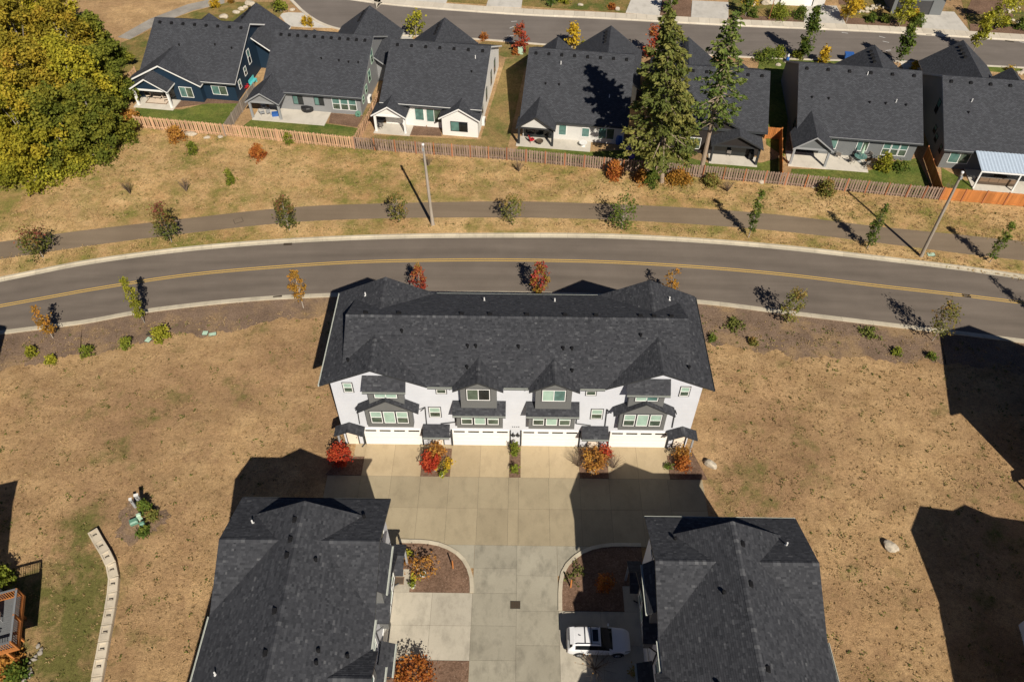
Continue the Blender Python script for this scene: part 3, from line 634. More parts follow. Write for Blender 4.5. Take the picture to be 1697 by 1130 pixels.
for i in range(len(q)-1):
    k = lambda p_, r_: (p_[0]+(r_[0]-p_[0])*.015, p_[1]+(r_[1]-p_[1])*.015)
    MB().slabpoly([o1[i], k(o1[i+1], o1[i]), k(o2[i+1], o2[i]), o2[i]], 0, .12, 'concrete_walk').build('sidewalk_slab', root)
def sheet(name, pts, mat, z0=0., z1=.05):
    ar = sum(pts[j][0]*pts[(j+1) % len(pts)][1]-pts[(j+1) % len(pts)][0]*pts[j][1] for j in range(len(pts)))
    return struct(name, MB().slabpoly(pts if ar > 0 else pts[::-1], z0, z1, mat))
# drives across the far street
for q in ([(-18.33, 84.67), (-11.83, 84.07), (-11.01, 90.85), (-17.20, 91.17)], [(-5.38, 83.36), (0.16, 82.85), (0.52, 89.74), (-4.72, 90.08)], [(16.50, 81.54), (21.69, 80.64), (22.93, 87.36), (18.21, 87.91)], [(26.45, 79.83), (32.14, 79.25), (33.21, 85.43), (27.50, 85.94)], [(43.60, 78.50), (49.99, 77.84), (50.18, 84.51), (45.19, 84.83)], [(61.20, 76.91), (68.20, 76.28), (68.20, 82.81), (63.00, 83.12)]):
    sheet('far_driveway', q, 'concrete_pale', .0, .10)
# drives on the near side
sheet('near_driveway', [(-37.58, 80.03), (-36.21, 80.66), (-33.91, 80.51), (-30.72, 77.38), (-28.40, 75.67), (-32.73, 75.78), (-35.28, 76.11)], 'concrete_pale', 0, .03)
sheet('near_driveway', [(-18.87, 74.91), (-16.12, 73.83), (-15.97, 72.34), (-19.25, 72.65)], 'concrete_pale', 0, .03)
sheet('near_driveway', [(54.78, 67.65), (57.78, 67.02), (57.13, 64.31), (54.49, 64.59)], 'concrete_pale', 0, .03)
sheet('gravel_path', [(-59.99, 72.20), (-57.94, 71.50), (-55.29, 76.49), (-51.21, 80.97), (-46.96, 83.55), (-47.62, 86.09), (-52.75, 83.01), (-57.08, 78.02)], 'gravel_grey', 0, .008)
# front gardens across the street: turf and bark
for q in ([(-0.42, 83.67), (16.60, 81.55), (18.21, 87.91), (0.52, 89.74)], [(32.31, 79.65), (43.69, 78.89), (45.54, 86.32), (33.58, 87.58)], [(50.19, 78.24), (61.33, 77.30), (64.11, 86.71), (51.23, 87.73)], [(68.36, 76.48), (76.00, 75.30), (83.06, 74.32), (91.35, 92.11), (71.51, 89.47)], [(-11.78, 84.70), (-5.41, 83.99), (-4.89, 92.34), (-11.15, 93.13)]):
    sheet('far_lawn', q, 'mixed_lawn', 0, .02)
for q in ([(21.71, 80.84), (26.50, 80.13), (27.65, 87.67), (23.01, 88.01)], [(32.31, 79.65), (43.69, 78.89), (43.83, 80.29), (32.59, 81.26)], [(50.19, 78.24), (61.33, 77.30), (61.84, 79.66), (50.47, 80.62)], [(68.36, 76.48), (76.00, 75.30), (83.06, 74.32), (83.95, 76.22), (77.06, 77.81), (69.14, 79.01)], [(50.74, 85.16), (52.74, 84.78), (53.38, 87.78), (51.54, 88.17)], [(69.94, 82.64), (76.88, 81.16), (78.14, 87.00), (72.65, 87.32)]):
    sheet('far_bark_bed', q, 'mulch_fresh', 0, .05)
# yards behind the houses
yz = [.010]
def yard(mat, *pts): yz[0] += .0025; return sheet('lawn', list(pts), mat, 0, yz[0])
yard('lawn_grass', (-49.77, 49.03), (-37.57, 47.19), (-37.06, 54.62), (-41.97, 54.23), (-44.76, 52.70), (-50.92, 53.17))
yard('lawn_grass', (-36.58, 46.93), (-21.01, 44.68), (-20.20, 48.60), (-24.65, 49.63), (-34.73, 50.86))
yard('dry_lawn', (-20.25, 44.70), (-1.61, 42.58), (0.58, 63.21), (1.44, 67.48), (-2.04, 66.89), (-4.89, 46.43), (-18.31, 47.27))
yard('lawn_grass', (-1.01, 42.85), (16.53, 40.41), (17.03, 44.98), (9.05, 44.06), (0.17, 45.46))
yard('lawn_grass', (17.61, 40.18), (31.59, 38.02), (32.28, 43.19), (29.83, 42.14), (23.70, 41.78), (18.11, 44.48))
yard('lawn_grass', (32.17, 38.03), (48.96, 35.54), (49.35, 43.50), (42.44, 40.75), (33.26, 40.95))
yard('lawn_grass', (49.67, 35.56), (58.76, 34.58), (64.19, 33.79), (66.67, 39.12), (53.59, 38.89), (51.64, 41.53))
yard('lawn_grass', (31.22, 46.02), (32.93, 43.46), (38.46, 63.95), (41.46, 66.53), (38.18, 67.33), (34.52, 65.55))
yard('mixed_lawn', (-58.90, 70.38), (-52.92, 54.32), (-51.00, 55.11), (-55.05, 75.71), (-57.30, 72.25))
yard('mixed_lawn', (-55.29, 76.49), (-51.10, 80.56), (-46.30, 83.98), (-38.45, 84.14), (-37.00, 80.85), (-37.85, 76.06), (-47.99, 72.81))
yard('dry_lawn', (-2.04, 67.24), (1.62, 67.31), (8.63, 68.14), (8.72, 70.28), (-5.53, 72.00), (-6.38, 70.70))
yard('lawn_grass', (33.65, 64.19), (40.39, 65.66), (48.46, 66.84), (48.56, 67.19), (34.86, 68.13))
yard('lawn_grass', (66.01, 64.81), (71.18, 63.92), (76.27, 63.36), (77.03, 65.03), (66.54, 66.17))
sheet('bark_bed', [(37.08, 66.28), (40.63, 66.69), (40.88, 67.73), (37.59, 67.84)], 'mulch_fresh', 0, .03)
sheet('bark_bed', [(-45.68, 53.12), (-41.57, 54.23), (-37.31, 54.31), (-38.24, 56.11), (-42.34, 55.57), (-45.37, 54.76)], 'mulch_fresh', 0, .03)
sheet('bark_bed', [(-24.69, 49.91), (-20.88, 49.00), (-20.45, 51.55), (-24.84, 52.19)], 'mulch_fresh', 0, .03)
sheet('bark_bed', [(-14.16, 47.34), (-9.84, 47.15), (-10.34, 49.76), (-13.82, 50.11)], 'mulch_fresh', 0, .03)
cb = (-30.22, -7.72); pts = []
for k in range(60):
    a_ = k*2*math.pi/60; rr_ = 1.9*(1+.18*math.sin(3*a_+1)+.12*math.sin(7*a_)+float(gr.normal())*.05); pts.append((cb[0]+rr_*math.cos(a_)*1.0, cb[1]+rr_*math.sin(a_)*.95))
sheet('bark_patch', pts, 'mulch_old', 0, .01)

# ------------------------------------------------------------------ townhouse blocks
T = fourplex_proto()
place(T, (0, 0), 0, 'white townhouse block whose four garage doors face the camera across the court', 'townhouse')
G4 = 'three-storey townhouse blocks with charcoal shingle roofs'
T['group'] = G4
for loc, a, lab in (((-9.15, -26.1), 90, 'charcoal roofed townhouse block at bottom, left of the concrete lane'),
                    ((9.4, -27.2), -90, 'charcoal roofed townhouse block at bottom, right of the concrete lane with white car'),
                    ((58.0, -8.4), -14.3, 'townhouse block at the right edge beside the upper dark shadow'),
                    ((44.3, -31.4), 81, 'townhouse block at the lower right edge with an orange timber deck'),
                    ((-42.7, -31.0), -72, 'townhouse block at the lower left edge with an orange timber deck'),
                    ((-59.3, -9.2), 15, 'townhouse block at the left edge casting the small shadow on the kerb')):
    place(copy_tree(T), loc, R(a), lab, 'townhouse', G4)

# ------------------------------------------------------------------ timber decks on the neighbouring blocks
def deck(parent, x0, x1, y0, y1, zf, name='deck'):
    fl = MB(); n = int((x1-x0)/.15)
    for i in range(n): fl.box(x0+i*(x1-x0)/n+.006, x0+(i+1)*(x1-x0)/n-.006, y0+.02, y1, zf-.04, zf, 'wood_deckgrey')
    fl.box(x0, x1, y1+.002, y1+.05, zf-.3, zf+.01, 'wood_orange'); fl.box(x0-.05, x0-.002, y0+.02, y1+.05, zf-.3, zf+.01, 'wood_orange'); fl.box(x1+.002, x1+.05, y0+.02, y1+.05, zf-.3, zf+.01, 'wood_orange')
    d = fl.build(name, parent)
    bal = MB().box(-.02, .02, -.02, .02, 0.08, .98, 'wood_orange').mesh('baluster'); post = MB().box(-.055, .055, -.055, .055, -.3, 1.05, 'wood_orange').mesh('post'); leg = MB().box(-.07, .07, -.07, .07, 0, zf-.05, 'wood_orange').mesh('support_post')
    def run(a, b):
        L = math.hypot(b[0]-a[0], b[1]-a[1]); k = int(L/.16); ang = math.atan2(b[1]-a[1], b[0]-a[0])
        for i in range(1, k): part('baluster', bal, d, (a[0]+(b[0]-a[0])*i/k, a[1]+(b[1]-a[1])*i/k, zf))
        r = MB().box(0, L, -.07, .07, 1.0, 1.045, 'wood_deckgrey').box(0, L, -.025, .025, .9, .998, 'wood_orange').box(0, L, -.025, .025, .06, .12, 'wood_orange').mesh('rail'); part('rail', r, d, (a[0], a[1], zf), ang)
    run((x0, y0), (x0, y1)); run((x0, y1), (x1, y1)); run((x1, y1), (x1, y0))
    for q in ((x0, y1), (x1, y1), ((x0+x1)/2, y1)): part('post', post, d, (q[0], q[1], zf)); part('support_post', leg, d, (q[0]+(.25 if q[0] == x0 else -.25 if q[0] == x1 else 0), y1-1.0, 0))
    return d
blk = {o['label']: o for o in bpy.data.objects if o.get('category') == 'townhouse'}
LL = blk['townhouse block at the lower left edge with an orange timber deck']; RL = blk['townhouse block at the lower right edge with an orange timber deck']
deck(LL, -12.5, -8.6, D+.01, D+2.6, 2.9)
deck(RL, 9.6, 12.6, D+.01, D+1.1, 2.9)

# ------------------------------------------------------------------ detached houses
HR = R(-7.0)
ventm = MB().hexa([(-.19, -.19, -.06), (.19, -.19, -.06), (.19, .19, -.06), (-.19, .19, -.06), (-.16, -.16, .14), (.16, -.16, .14), (.14, .14, .2), (-.14, .14, .2)], 'vent_black').mesh('roof_vent')
capm = MB().lathe([(.10, -.1), (.10, .16), (.14, .18), (0, .24)], 'vent_black', 8).mesh('vent_cap')
pipem = MB().lathe([(.06, -.1), (.055, .42), (0, .42)], 'pipe_white', 8).mesh('vent_pipe')
def house(label, O, w, wall, trim='trim_white', rv=8.8, ev=-.45, wv=0., wings=(), garages=(), patio=None, vents=8, caps=(), pipes=(), wins=(), side='E', sidewins=(), ez=2.8, rake=None, cat='house', dep=None, rz=HR, s=.5, postm=None, extra_side=None):
    """O: rear right ground corner (local origin); house runs to u=-w, ridge at v=rv."""
    T = thing('house', label, cat, O, rz, 'detached houses along the timber fence')
    z = lambda v: 2.8+s*(v+.45) if v < rv else 2.8+s*(2*rv-v+.45)
    RZ_ = z(rv); dep = dep or 2*rv-wv; ve = dep+.45; u0, u1 = -w, 0.
    zt = z(wv)-.22
    wl_ = MB().box(u0, u1, wv, dep, -.2, min(zt, z(dep)-.22), wall)
    if zt > z(dep)-.22+.01: pass
    wl_.prism([(wv+.003, min(zt, z(dep)-.22)), (dep-.003, min(zt, z(dep)-.22)), (dep-.003, z(dep)-.2), (rv, RZ_-.22), (wv+.003, z(wv)-.2)], 'x', u0+.001, u1-.001, wall)
    rf = MB(); fs = rake or trim
    A = [(u0-.4, ev, z(ev)), (u1+.4, ev, z(ev)), (u1+.4, rv, RZ_), (u0-.4, rv, RZ_)]; B = [(u0-.4, ve, z(ve)), (u1+.4, ve, z(ve)), (u1+.4, rv, RZ_), (u0-.4, rv, RZ_)]
    roof_slab(rf, A, .2, side=fs); roof_slab(rf, B, .2, side=fs)
    k = 0
    for (uc, hw, vf, pitch, kind) in wings:            # gabled wings on the garden side
        k += 1; e = .35; zp = 2.62+pitch*(hw+e); back = min(rv-.6, (zp-2.8)/s-.45+.4); b2 = max(back, wv+.1)
        for q in (-1, 1):
            roof_slab(rf, [(uc+q*(hw+e), vf-.4, 2.62+k*.003), (uc+q*(hw+e), max(vf+.5, wv+.2), 2.62+k*.003), (uc, b2, zp), (uc, vf-.4, zp)] if True else [], .2, side=fs)
        tri = [(uc-hw, 2.55), (uc+hw, 2.55), (uc+hw, 2.42+pitch*e), (uc, zp-.24), (uc-hw, 2.42+pitch*e)]
        if kind == 'room':
            wl_.box(uc-hw, uc+hw, vf, wv+.3, -.2, 2.55, wall); wl_.prism(tri, 'y', vf+.001, wv+.3, wall)
        else:
            wl_.prism(tri, 'y', vf+.05, vf+.2, wall)
            MB().box(uc-hw, uc+hw, vf, vf+.25, 2.32, 2.56, trim).build('beam', T)
            for q in (-1, 1): MB().box(uc+q*hw-.13, uc+q*hw+.13, vf, vf+.26, 0, 2.33, postm or trim).build('post', T)
    for (uc, hw, va, zp, pitch) in garages:            # gabled wings on the street side
        ze = zp-pitch*hw
        for q in (-1, 1): roof_slab(rf, [(uc+q*hw, rv, ze), (uc+q*hw, va, ze), (uc, va, zp), (uc, rv, zp)], .2, side=fs)
        gs_ = min(dep-.3, rv+1.); wl_.box(uc-hw+.4, uc+hw-.4, gs_, va-.4, -.2, ze+.1, wall); wl_.prism([(uc-hw+.4, ze+.1), (uc+hw-.4, ze+.1), (uc, zp-.25)], 'y', gs_, va-.401, wall)
    wl_.build('wall', T); rf.build('roof', T, attrs=True)
    gutter(T, (u0-.4, ev-.07, z(ev)-.13), (u1+.4, ev-.07, z(ev)-.13), 'gutter_dark')
    n = vents
    for i in range(n): part('roof_vent', ventm, T, (u0+.6+(w-1.2)*i/(n-1), rv-.75, z(rv-.75)+.03))
    for (uu, v) in caps: part('vent_cap', capm, T, (uu, v, z(v)+.03))
    for (uu, v) in pipes: part('vent_pipe', pipem, T, (uu, v, z(v)))
    for (uc, hw, va, zp, pitch) in garages:
        if hw > 3.5:
            for i in range(4): part('roof_vent', ventm, T, (uc-.55, va-1.3-i*.9, zp-pitch*.55+.02))
    if patio:
        MB().box(*patio, -.05, .10, 'concrete_patio').build('patio', T)
    for (a, b, c0, c1, v, kd, fr) in wins: window(T, a, b, c0, c1, v, kd, frame=fr, casing=None, P=('pane_teal', 'pane_black') if fr != 'trim_white' else ('pane_teal', 'pane_dark'))
    for (v0, v1, c0, c1, fr) in sidewins:              # windows in the end wall
        o = window(T, v0, v1, c0, c1, 0, 'hung', frame=fr, casing=None, P=('pane_teal', 'pane_black'))
        o.rotation_euler = (0, 0, math.pi/2 if side == 'E' else -math.pi/2)
        if side == 'E': o.location = (0, 0, 0)
        else: o.location = (u0, (v0+v1), 0)
    return T
W_ = 'trim_white'; K_ = 'trim_dark'; GY = 'trim_grey'
ac = lambda T, u_, v_: MB().box(u_, u_+.35, v_, v_+.9, .1, .95, 'plastic_white').box(u_+.351, u_+.36, v_+.1, v_+.8, .2, .85, 'metal_black').build('heat_pump', T)
h1 = house('navy blue house with white trim beside the wooded corner', (-37.66, 54.87), 12.6, 'siding_navy', W_, rv=7.9, wings=[(-9.1, 4.7, -.9, .5, 'room'), (-10.4, 2.3, -2.9, .62, 'porch')], garages=[(-7.6, 3.4, 12.6, 5.7, .7), (-1.7, 4.4, 15.6, 6.2, .72)], patio=(-13.2, -7.7, -3.4, -.92), vents=8, caps=[(-8.5, 4.2), (-9.6, 3.4), (-10.4, 2.4), (-3.6, 4.6), (-1.2, 4.3)],
           wins=[(-7.4, -5.6, .6, 2.1, -.9, 'slide', W_), (-3.3, -1.2, .8, 2.1, 0, 'slide', W_)], sidewins=[(1.2, 2.0, 1.0, 2.2, W_), (3.6, 4.4, 1.6, 2.8, W_), (5.6, 6.5, 2.2, 4.2, W_)])
MB().box(-12.6, -8.2, -.94, -.905, .1, 2.2, 'pane_black').build('sliding_door', h1)
h2 = house('grey house with a round black cover on its patio', (-20.62, 51.78), 12.6, 'siding_grey', GY, rv=7.9, wings=[(-12.0, 1.9, -2.7, .62, 'porch')], garages=[(-2.9, 4.6, 18.2, 6.1, .72), (-9.4, 2.6, 12.4, 5.0, .6)], patio=(-13.9, -4.2, -3.1, -.02), vents=11, caps=[(-5.9, 4.3), (-2.2, 4.1), (-.9, 4.1), (-3.5, 4.2)],
           wins=[(-9.1, -7.7, .9, 2.2, 0, 'slide', 'trim_dark'), (-6.2, -4.9, 1.0, 2.2, 0, 'slide', 'trim_dark'), (-3.8, -2.75, .6, 2.3, 0, 'hung', W_), (-2.7, -1.65, .6, 2.3, 0, 'hung', W_), (-1.6, -.55, .6, 2.3, 0, 'hung', W_)], sidewins=[(1.0, 1.8, 1.0, 2.0, 'plastic_palegreen'), (2.6, 3.5, 1.5, 2.6, 'plastic_palegreen'), (4.6, 5.6, 2.0, 3.6, 'plastic_palegreen'), (6.6, 7.6, 3.6, 5.6, 'plastic_palegreen')])
ac(h2, .05, 2.8)
h3 = house('white house with two small white gables facing a dry yard', (-5.17, 46.9), 12.3, 'siding_offwhite', W_, rv=9.15, ev=.85, wv=1.5, wings=[(-2.3, 2.28, 0., .58, 'room'), (-11.2, 1.9, -.55, .62, 'porch')], garages=[(-7.6, 4.6, 18.9, 6.2, .74)], patio=(-13.4, -8.7, -.9, 1.48), vents=7, caps=[(-1.6, 5.6)], pipes=[(-1.4, 7.4)], dep=18.,
           wins=[(-8.4, -7.2, .9, 2.7, 1.5, 'fixed', W_), (-6.9, -4.9, .8, 2.7, 1.5, 'slide', W_), (-3.5, -1.3, .7, 2.1, 0., 'slide', K_)], sidewins=[(3.2, 4.0, 1.2, 2.6, K_), (6.5, 7.4, 1.2, 3.0, K_), (10.5, 11.4, 1.2, 3.2, K_), (13.5, 14.6, 1.2, 3.2, K_)])
ac(h3, .05, 2.6)
h4 = house('pale house whose roof carries the big fir shadow', (13.10, 45.70), 12.7, 'siding_pale', 'trim_dark', rv=8.8, wings=[(-10.9, 2.1, -1.8, .7, 'porch')], garages=[(-9.9, 2.7, 14.9, 6.1, .8), (-3.0, 4.6, 19.0, 6.1, .74)], patio=(-13.3, -4.0, -2.2, -.02), vents=8, caps=[(-10.4, 4.2), (-8.7, 4.2)], pipes=[(-8.8, 6.9), (-2.3, 3.1)],
           wins=[(-8.2, -7.2, .7, 2.2, 0, 'fixed', W_), (-5.3, -4.3, .7, 2.0, 0, 'fixed', W_), (-3.2, -1.2, .6, 2.2, 0, 'slide', W_)])
MB().box(-12.6, -8.9, -.035, .0, .1, 2.2, 'pane_black').build('sliding_door', h4)
h5 = house('black house with a black gabled porch behind the two conifers', (29.35, 41.75), 12.9, 'siding_black', K_, rv=8.95, wv=1.8, ev=1.3, wings=[(-5.0, 4.6, 1.4, .5, 'room'), (-3.1, 2.75, -.3, .5, 'porch')], garages=[(-9.2, 4.6, 19.2, 6.1, .74), (-2.2, 3.0, 14.0, 5.6, .7)], patio=(-6.0, -.2, -.6, 1.38), vents=8, caps=[(-3.0, 5.)],
           wins=[(-8.9, -7.2, .6, 2.2, 1.4, 'slide', W_)])
MB().box(-5.6, -1.6, 1.365, 1.4, .1, 2.2, 'pane_black').build('sliding_door', h5)
h6 = house('grey house with a steep gabled porch beside a glass patio table', (48.30, 42.80), 14.1, 'siding_slate', GY, rv=8.6, wings=[(-12.8, 2.05, -2.9, .72, 'porch')], garages=[(-3.4, 4.4, 17.4, 6.0, .72), (-8.6, 3.6, 12.2, 5.4, .6)], patio=(-15.1, -5.6, -3.2, -.02), vents=6, caps=[(-12.8, 4.2), (-10.8, 4.2), (-5.9, 4.1), (-4.0, 4.1), (-1.6, 4.1)], pipes=[(-6.2, 7.6), (-2.8, 4.4)], side='W',
           wins=[(-10.2, -9.3, .9, 2.4, 0, 'fixed', 'trim_white'), (-7.0, -5.6, .9, 2.3, 0, 'slide', 'trim_white'), (-3.9, -2.95, .6, 2.4, 0, 'hung', W_), (-2.9, -1.95, .6, 2.4, 0, 'hung', W_), (-1.9, -.95, .6, 2.4, 0, 'hung', W_)], sidewins=[(3.0, 3.9, 1.2, 2.4, K_)])
MB().box(-14.0, -11.2, -.035, .0, .1, 2.2, 'pane_black').build('sliding_door', h6)
h7 = house('dark grey house at the right edge with a corrugated patio cover', (63.80, 40.05), 12.7, 'siding_slate', GY, rv=8.65, garages=[(-7.2, 4.5, 21.0, 6.1, .74), (-2.7, 2.4, 14.6, 6.0, .8)], vents=6, caps=[(-10.2, 4.2)], pipes=[(-9.8, 5.6)], side='W', patio=(-9.6, -.5, -4.3, -.02),
           wins=[(-12.0, -9.6, .8, 2.4, 0, 'slide', 'trim_white')], sidewins=[(4.6, 5.5, 1.6, 2.6, K_), (3.3, 4.2, 1.2, 2.2, K_), (6.6, 7.6, 3.2, 5.0, K_), (1.0, 1.8, 1.2, 2.2, K_)])
# corrugated cover on house 7
cv = MB(); x0, x1 = -9.6, -.6; nC = 46
for i in range(nC):
    a = x0+(x1-x0)*i/nC; b = x0+(x1-x0)*(i+1)/nC; za, zb = (.06 if i % 2 else 0), (0 if i % 2 else .06)
    cv.face([(a, -3.9, 2.55+za), (b, -3.9, 2.55+zb), (b, -.5, 3.0+zb), (a, -.5, 3.0+za)], 'metal_roof'); cv.face([(a, -.5, 2.985+za), (b, -.5, 2.985+zb), (b, -3.9, 2.535+zb), (a, -3.9, 2.535+za)], 'metal_roof')
cv.box(x0, x1, -3.93, -3.905, 2.36, 2.56, 'trim_white'); cvo = cv.build('patio_cover', h7)
for x in (x0+.1, (x0+x1)/2, x1-.1): MB().box(x-.08, x+.08, -3.88, -3.72, .1, 2.5, 'trim_white').build('post', cvo)
# houses across the street: only their garage fronts reach into the picture
def far_house(label, O, w, wall, doorm, rz, dw=4.9, du=0.):
    T = thing('house', label, 'house', O, rz, 'houses across the far street'); wl_ = MB().box(-w/2, w/2, 0, 11, -.2, 2.9, wall); wl_.prism([(-w/2+.01, 2.9), (w/2-.01, 2.9), (0, 2.9+.32*w)], 'y', .002, 10.99, wall); wl_.build('wall', T)
    rf = MB()
    for q in (-1, 1): roof_slab(rf, [(q*(w/2+.4), -.5, 2.75), (q*(w/2+.4), 11.5, 2.75), (0, 11.5, 2.75+.66*(w/2+.4)), (0, -.5, 2.75+.66*(w/2+.4))], .2)
    rf.build('roof', T, attrs=True); g = MB().box(du-dw/2, du+dw/2, -.05, 0, 0, 2.2, doorm)
    for k in range(1, 4): g.box(du-dw/2+.02, du+dw/2-.02, -.065, -.051, k*.53-.24, k*.53+.24, doorm)
    g.build('garage_door', T); MB().box(du+dw/2+.005, du+dw/2+.16, -.08, 0, 0, 2.3, 'trim_dark').box(du-dw/2-.16, du-dw/2-.005, -.08, 0, 0, 2.3, 'trim_dark').build('door_frame', T); return T
far_house('cream house at the top edge with a white garage door', (43.9, 84.6), 8.4, 'siding_pale', 'door_white', R(-5), du=-.2)
far_house('dark house at the top right edge with a charcoal garage door', (61.8, 81.9), 7.6, 'siding_slate', 'door_charcoal', R(-5), du=-.6)

# ------------------------------------------------------------------ vegetation
def leafmesh(name, C, size, mat, tone, up=.3, asp=1.6, axis=None, seed=0):
    """C: N x 3 centres; diamond leaves with random lie"""
    g = np.random.default_rng(seed); N = len(C)
    n = g.normal(size=(N, 3)); n[:, 2] = np.abs(n[:, 2])+up; n /= np.linalg.norm(n, axis=1)[:, None]
    a = g.normal(size=(N, 3)) if axis is None else axis+g.normal(size=(N, 3))*.25
    a -= n*(a*n).sum(1)[:, None]; a /= np.linalg.norm(a, axis=1)[:, None]+1e-9; b = np.cross(n, a)
    s = size*(.65+.7*g.random(N))[:, None]
    V = np.stack([C-a*s*asp*.5, C+b*s*.5+n*s*.12, C+a*s*asp*.5, C-b*s*.5+n*s*.12], 1).reshape(-1, 3)
    me = bpy.data.meshes.new(name); me.vertices.add(4*N); me.vertices.foreach_set('co', V.astype(np.float32).ravel())
    me.loops.add(4*N); me.loops.foreach_set('vertex_index', np.arange(4*N, dtype=np.int32)); me.polygons.add(N)
    me.polygons.foreach_set('loop_start', np.arange(0, 4*N, 4, dtype=np.int32)); me.polygons.foreach_set('loop_total', np.full(N, 4, np.int32))
    at = me.attributes.new('tone', 'FLOAT', 'FACE'); at.data.foreach_set('value', np.clip(tone, 0, 1).astype(np.float32)); me.materials.append(M[mat]); me.update(); me.validate(); return me
PROF = {'oval': lambda t: math.sin(math.pi*(.12+.84*t))**.8, 'column': lambda t: (math.sin(math.pi*(.10+.84*t))**.55)*(1-.45*t), 'cone': lambda t: (1-t)**.75*min(1, .35+t*5), 'vase': lambda t: .35+.65*math.sin(math.pi*min(1, .15+.75*t)), 'dome': lambda t: math.sqrt(max(0.02, 1-(t*.98)**2)), 'mound': lambda t: math.sqrt(max(.02, 1-t*t))}
def tree(name, label, cat, loc, h, rad, mat, prof='oval', base=.25, n=900, leafs=.2, seed=0, group=None, bark='wood_bark', tr=None, clusters=None, lean=(0, 0), gap=.35, tone_top=0., trunk=True, spread=.20):
    g = np.random.default_rng(seed+11); T = thing(name, label, cat, loc, 0, group); z0 = h*base; H = h-z0
    K = clusters or max(10, int(n/26)); cc = []
    while len(cc) < K:
        t = g.random(); rr = rad*PROF[prof](t)*math.sqrt(.10+.90*g.random())*(.72+.42*g.random()); a = g.random()*2*math.pi
        cc.append((rr*math.cos(a)+lean[0]*t, rr*math.sin(a)+lean[1]*t, z0+H*t*(.94+.1*g.random())))
    cc = np.array(cc); ci = g.integers(0, K, n); sg = max(leafs*1.1, rad*spread)
    C = cc[ci]+g.normal(size=(n, 3))*np.array([sg, sg, sg*.8]); C[:, 2] = np.maximum(C[:, 2], .05)
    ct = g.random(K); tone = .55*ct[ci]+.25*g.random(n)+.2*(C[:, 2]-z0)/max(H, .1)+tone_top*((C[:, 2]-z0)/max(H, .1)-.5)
    part('crown', leafmesh('crown', C, leafs, mat, tone, seed=seed), T)
    if trunk:
        tb = MB(); tr = tr or max(.035, h*.014); pts = [Vector((0, 0, -.1)), Vector((lean[0]*.1+g.normal()*.03*h*.1, lean[1]*.1, z0*1.0)), Vector((lean[0]*.6, lean[1]*.6, z0+H*.55)), Vector((lean[0]*.95, lean[1]*.95, z0+H*.9))]
        rr = [tr, tr*.8, tr*.45, tr*.12]
        for i in range(3): tb.tube(pts[i], pts[i+1], rr[i], rr[i+1], bark, 7)
        for k in range(min(K, 26)):
            c = Vector(cc[k]); t0 = max(.02, min(.9, (c.z-z0)/H*.75-.12)); sp = pts[1].lerp(pts[3], t0); tb.tube(sp, c, tr*.34*(1-t0*.6), tr*.07, bark, 5, cap=False)
        tb.build('trunk', T)
    return T
def shrub(label, loc, w, h, mat, seed, n=260, leafs=.13, cat='shrub', group=None, name='shrub'):
    T = tree(name, label, cat, loc, h, w/2, mat, 'mound', .04, n, leafs, seed, group, clusters=max(7, n//16), tr=.025); return T

# --- wood in the far left corner
wood_lab = ['front row tree at the left frame edge', 'front row tree second from the left frame edge', 'front row tree above the dry field', 'front row tree nearest the end of the cedar fence', 'second row tree at the left frame edge', 'tree in the middle of the wood', 'tree in the wood just left of the navy house yard', 'green crowned tree at the right flank of the wood', 'upper tree at the left frame edge', 'rust tinted tall tree in the upper wood', 'rust tinted tree at the upper right flank of the wood', 'dark green tree beside the gravel path', 'top left corner tree of the wood', 'topmost tree of the wood near the gravel path']
wd = [((-61.86, 39.26), 9.5, 4.6, 'leaf_wood'), ((-57.30, 38.86), 10., 4.6, 'leaf_wood'), ((-54.73, 40.88), 9.5, 4.2, 'leaf_woodgreen'), ((-52.05, 44.52), 8.0, 4.0, 'leaf_woodgreen'), ((-64.52, 46.29), 12., 5., 'leaf_wood'), ((-59.04, 46.79), 12.5, 5., 'leaf_woodrust'), ((-55.47, 49.20), 11., 4.4, 'leaf_wood'), ((-54.03, 53.11), 8.0, 3.4, 'leaf_woodgreen'), ((-69.42, 55.52), 13., 5.2, 'leaf_wood'), ((-63.87, 55.93), 13.5, 5., 'leaf_woodrust'), ((-59.57, 57.56), 12., 4.4, 'leaf_woodrust'), ((-57.77, 61.76), 8.0, 3.4, 'leaf_woodgreen'), ((-72.63, 66.02), 13., 5.2, 'leaf_wood'), ((-65.66, 66.68), 13., 4.8, 'leaf_wood')]
for i, (q, h, r_, mt) in enumerate(wd):
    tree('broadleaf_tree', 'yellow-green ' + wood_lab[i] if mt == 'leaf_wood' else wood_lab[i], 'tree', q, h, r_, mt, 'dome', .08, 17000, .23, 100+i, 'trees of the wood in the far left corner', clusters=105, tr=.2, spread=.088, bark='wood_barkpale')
for i, (q, w, h, mt) in enumerate([((-59.93, 37.84), 5., 1.9, 'leaf_lime'), ((-55.77, 37.44), 5., 1.7, 'leaf_lime'), ((-52.92, 39.42), 4., 1.6, 'leaf_lime'), ((-50.81, 41.70), 4., 1.5, 'leaf_woodgreen'), ((-49.54, 45.62), 3., 1.6, 'leaf_woodgreen'), ((-50.17, 49.30), 2.6, 1.5, 'leaf_rust')]):
    shrub(['yellow-green bramble mound at the left foot of the wood', 'yellow-green bramble mound, second along the foot of the wood', 'bright bramble mound below the middle of the wood', 'green bramble mound near the fence end of the wood', 'green bush at the corner of wood and fence', 'brownish bush against the cedar fence end'][i], q, w, h, mt, 300+i, 1100, .2, group='brambles at the foot of the wood', name='bramble')

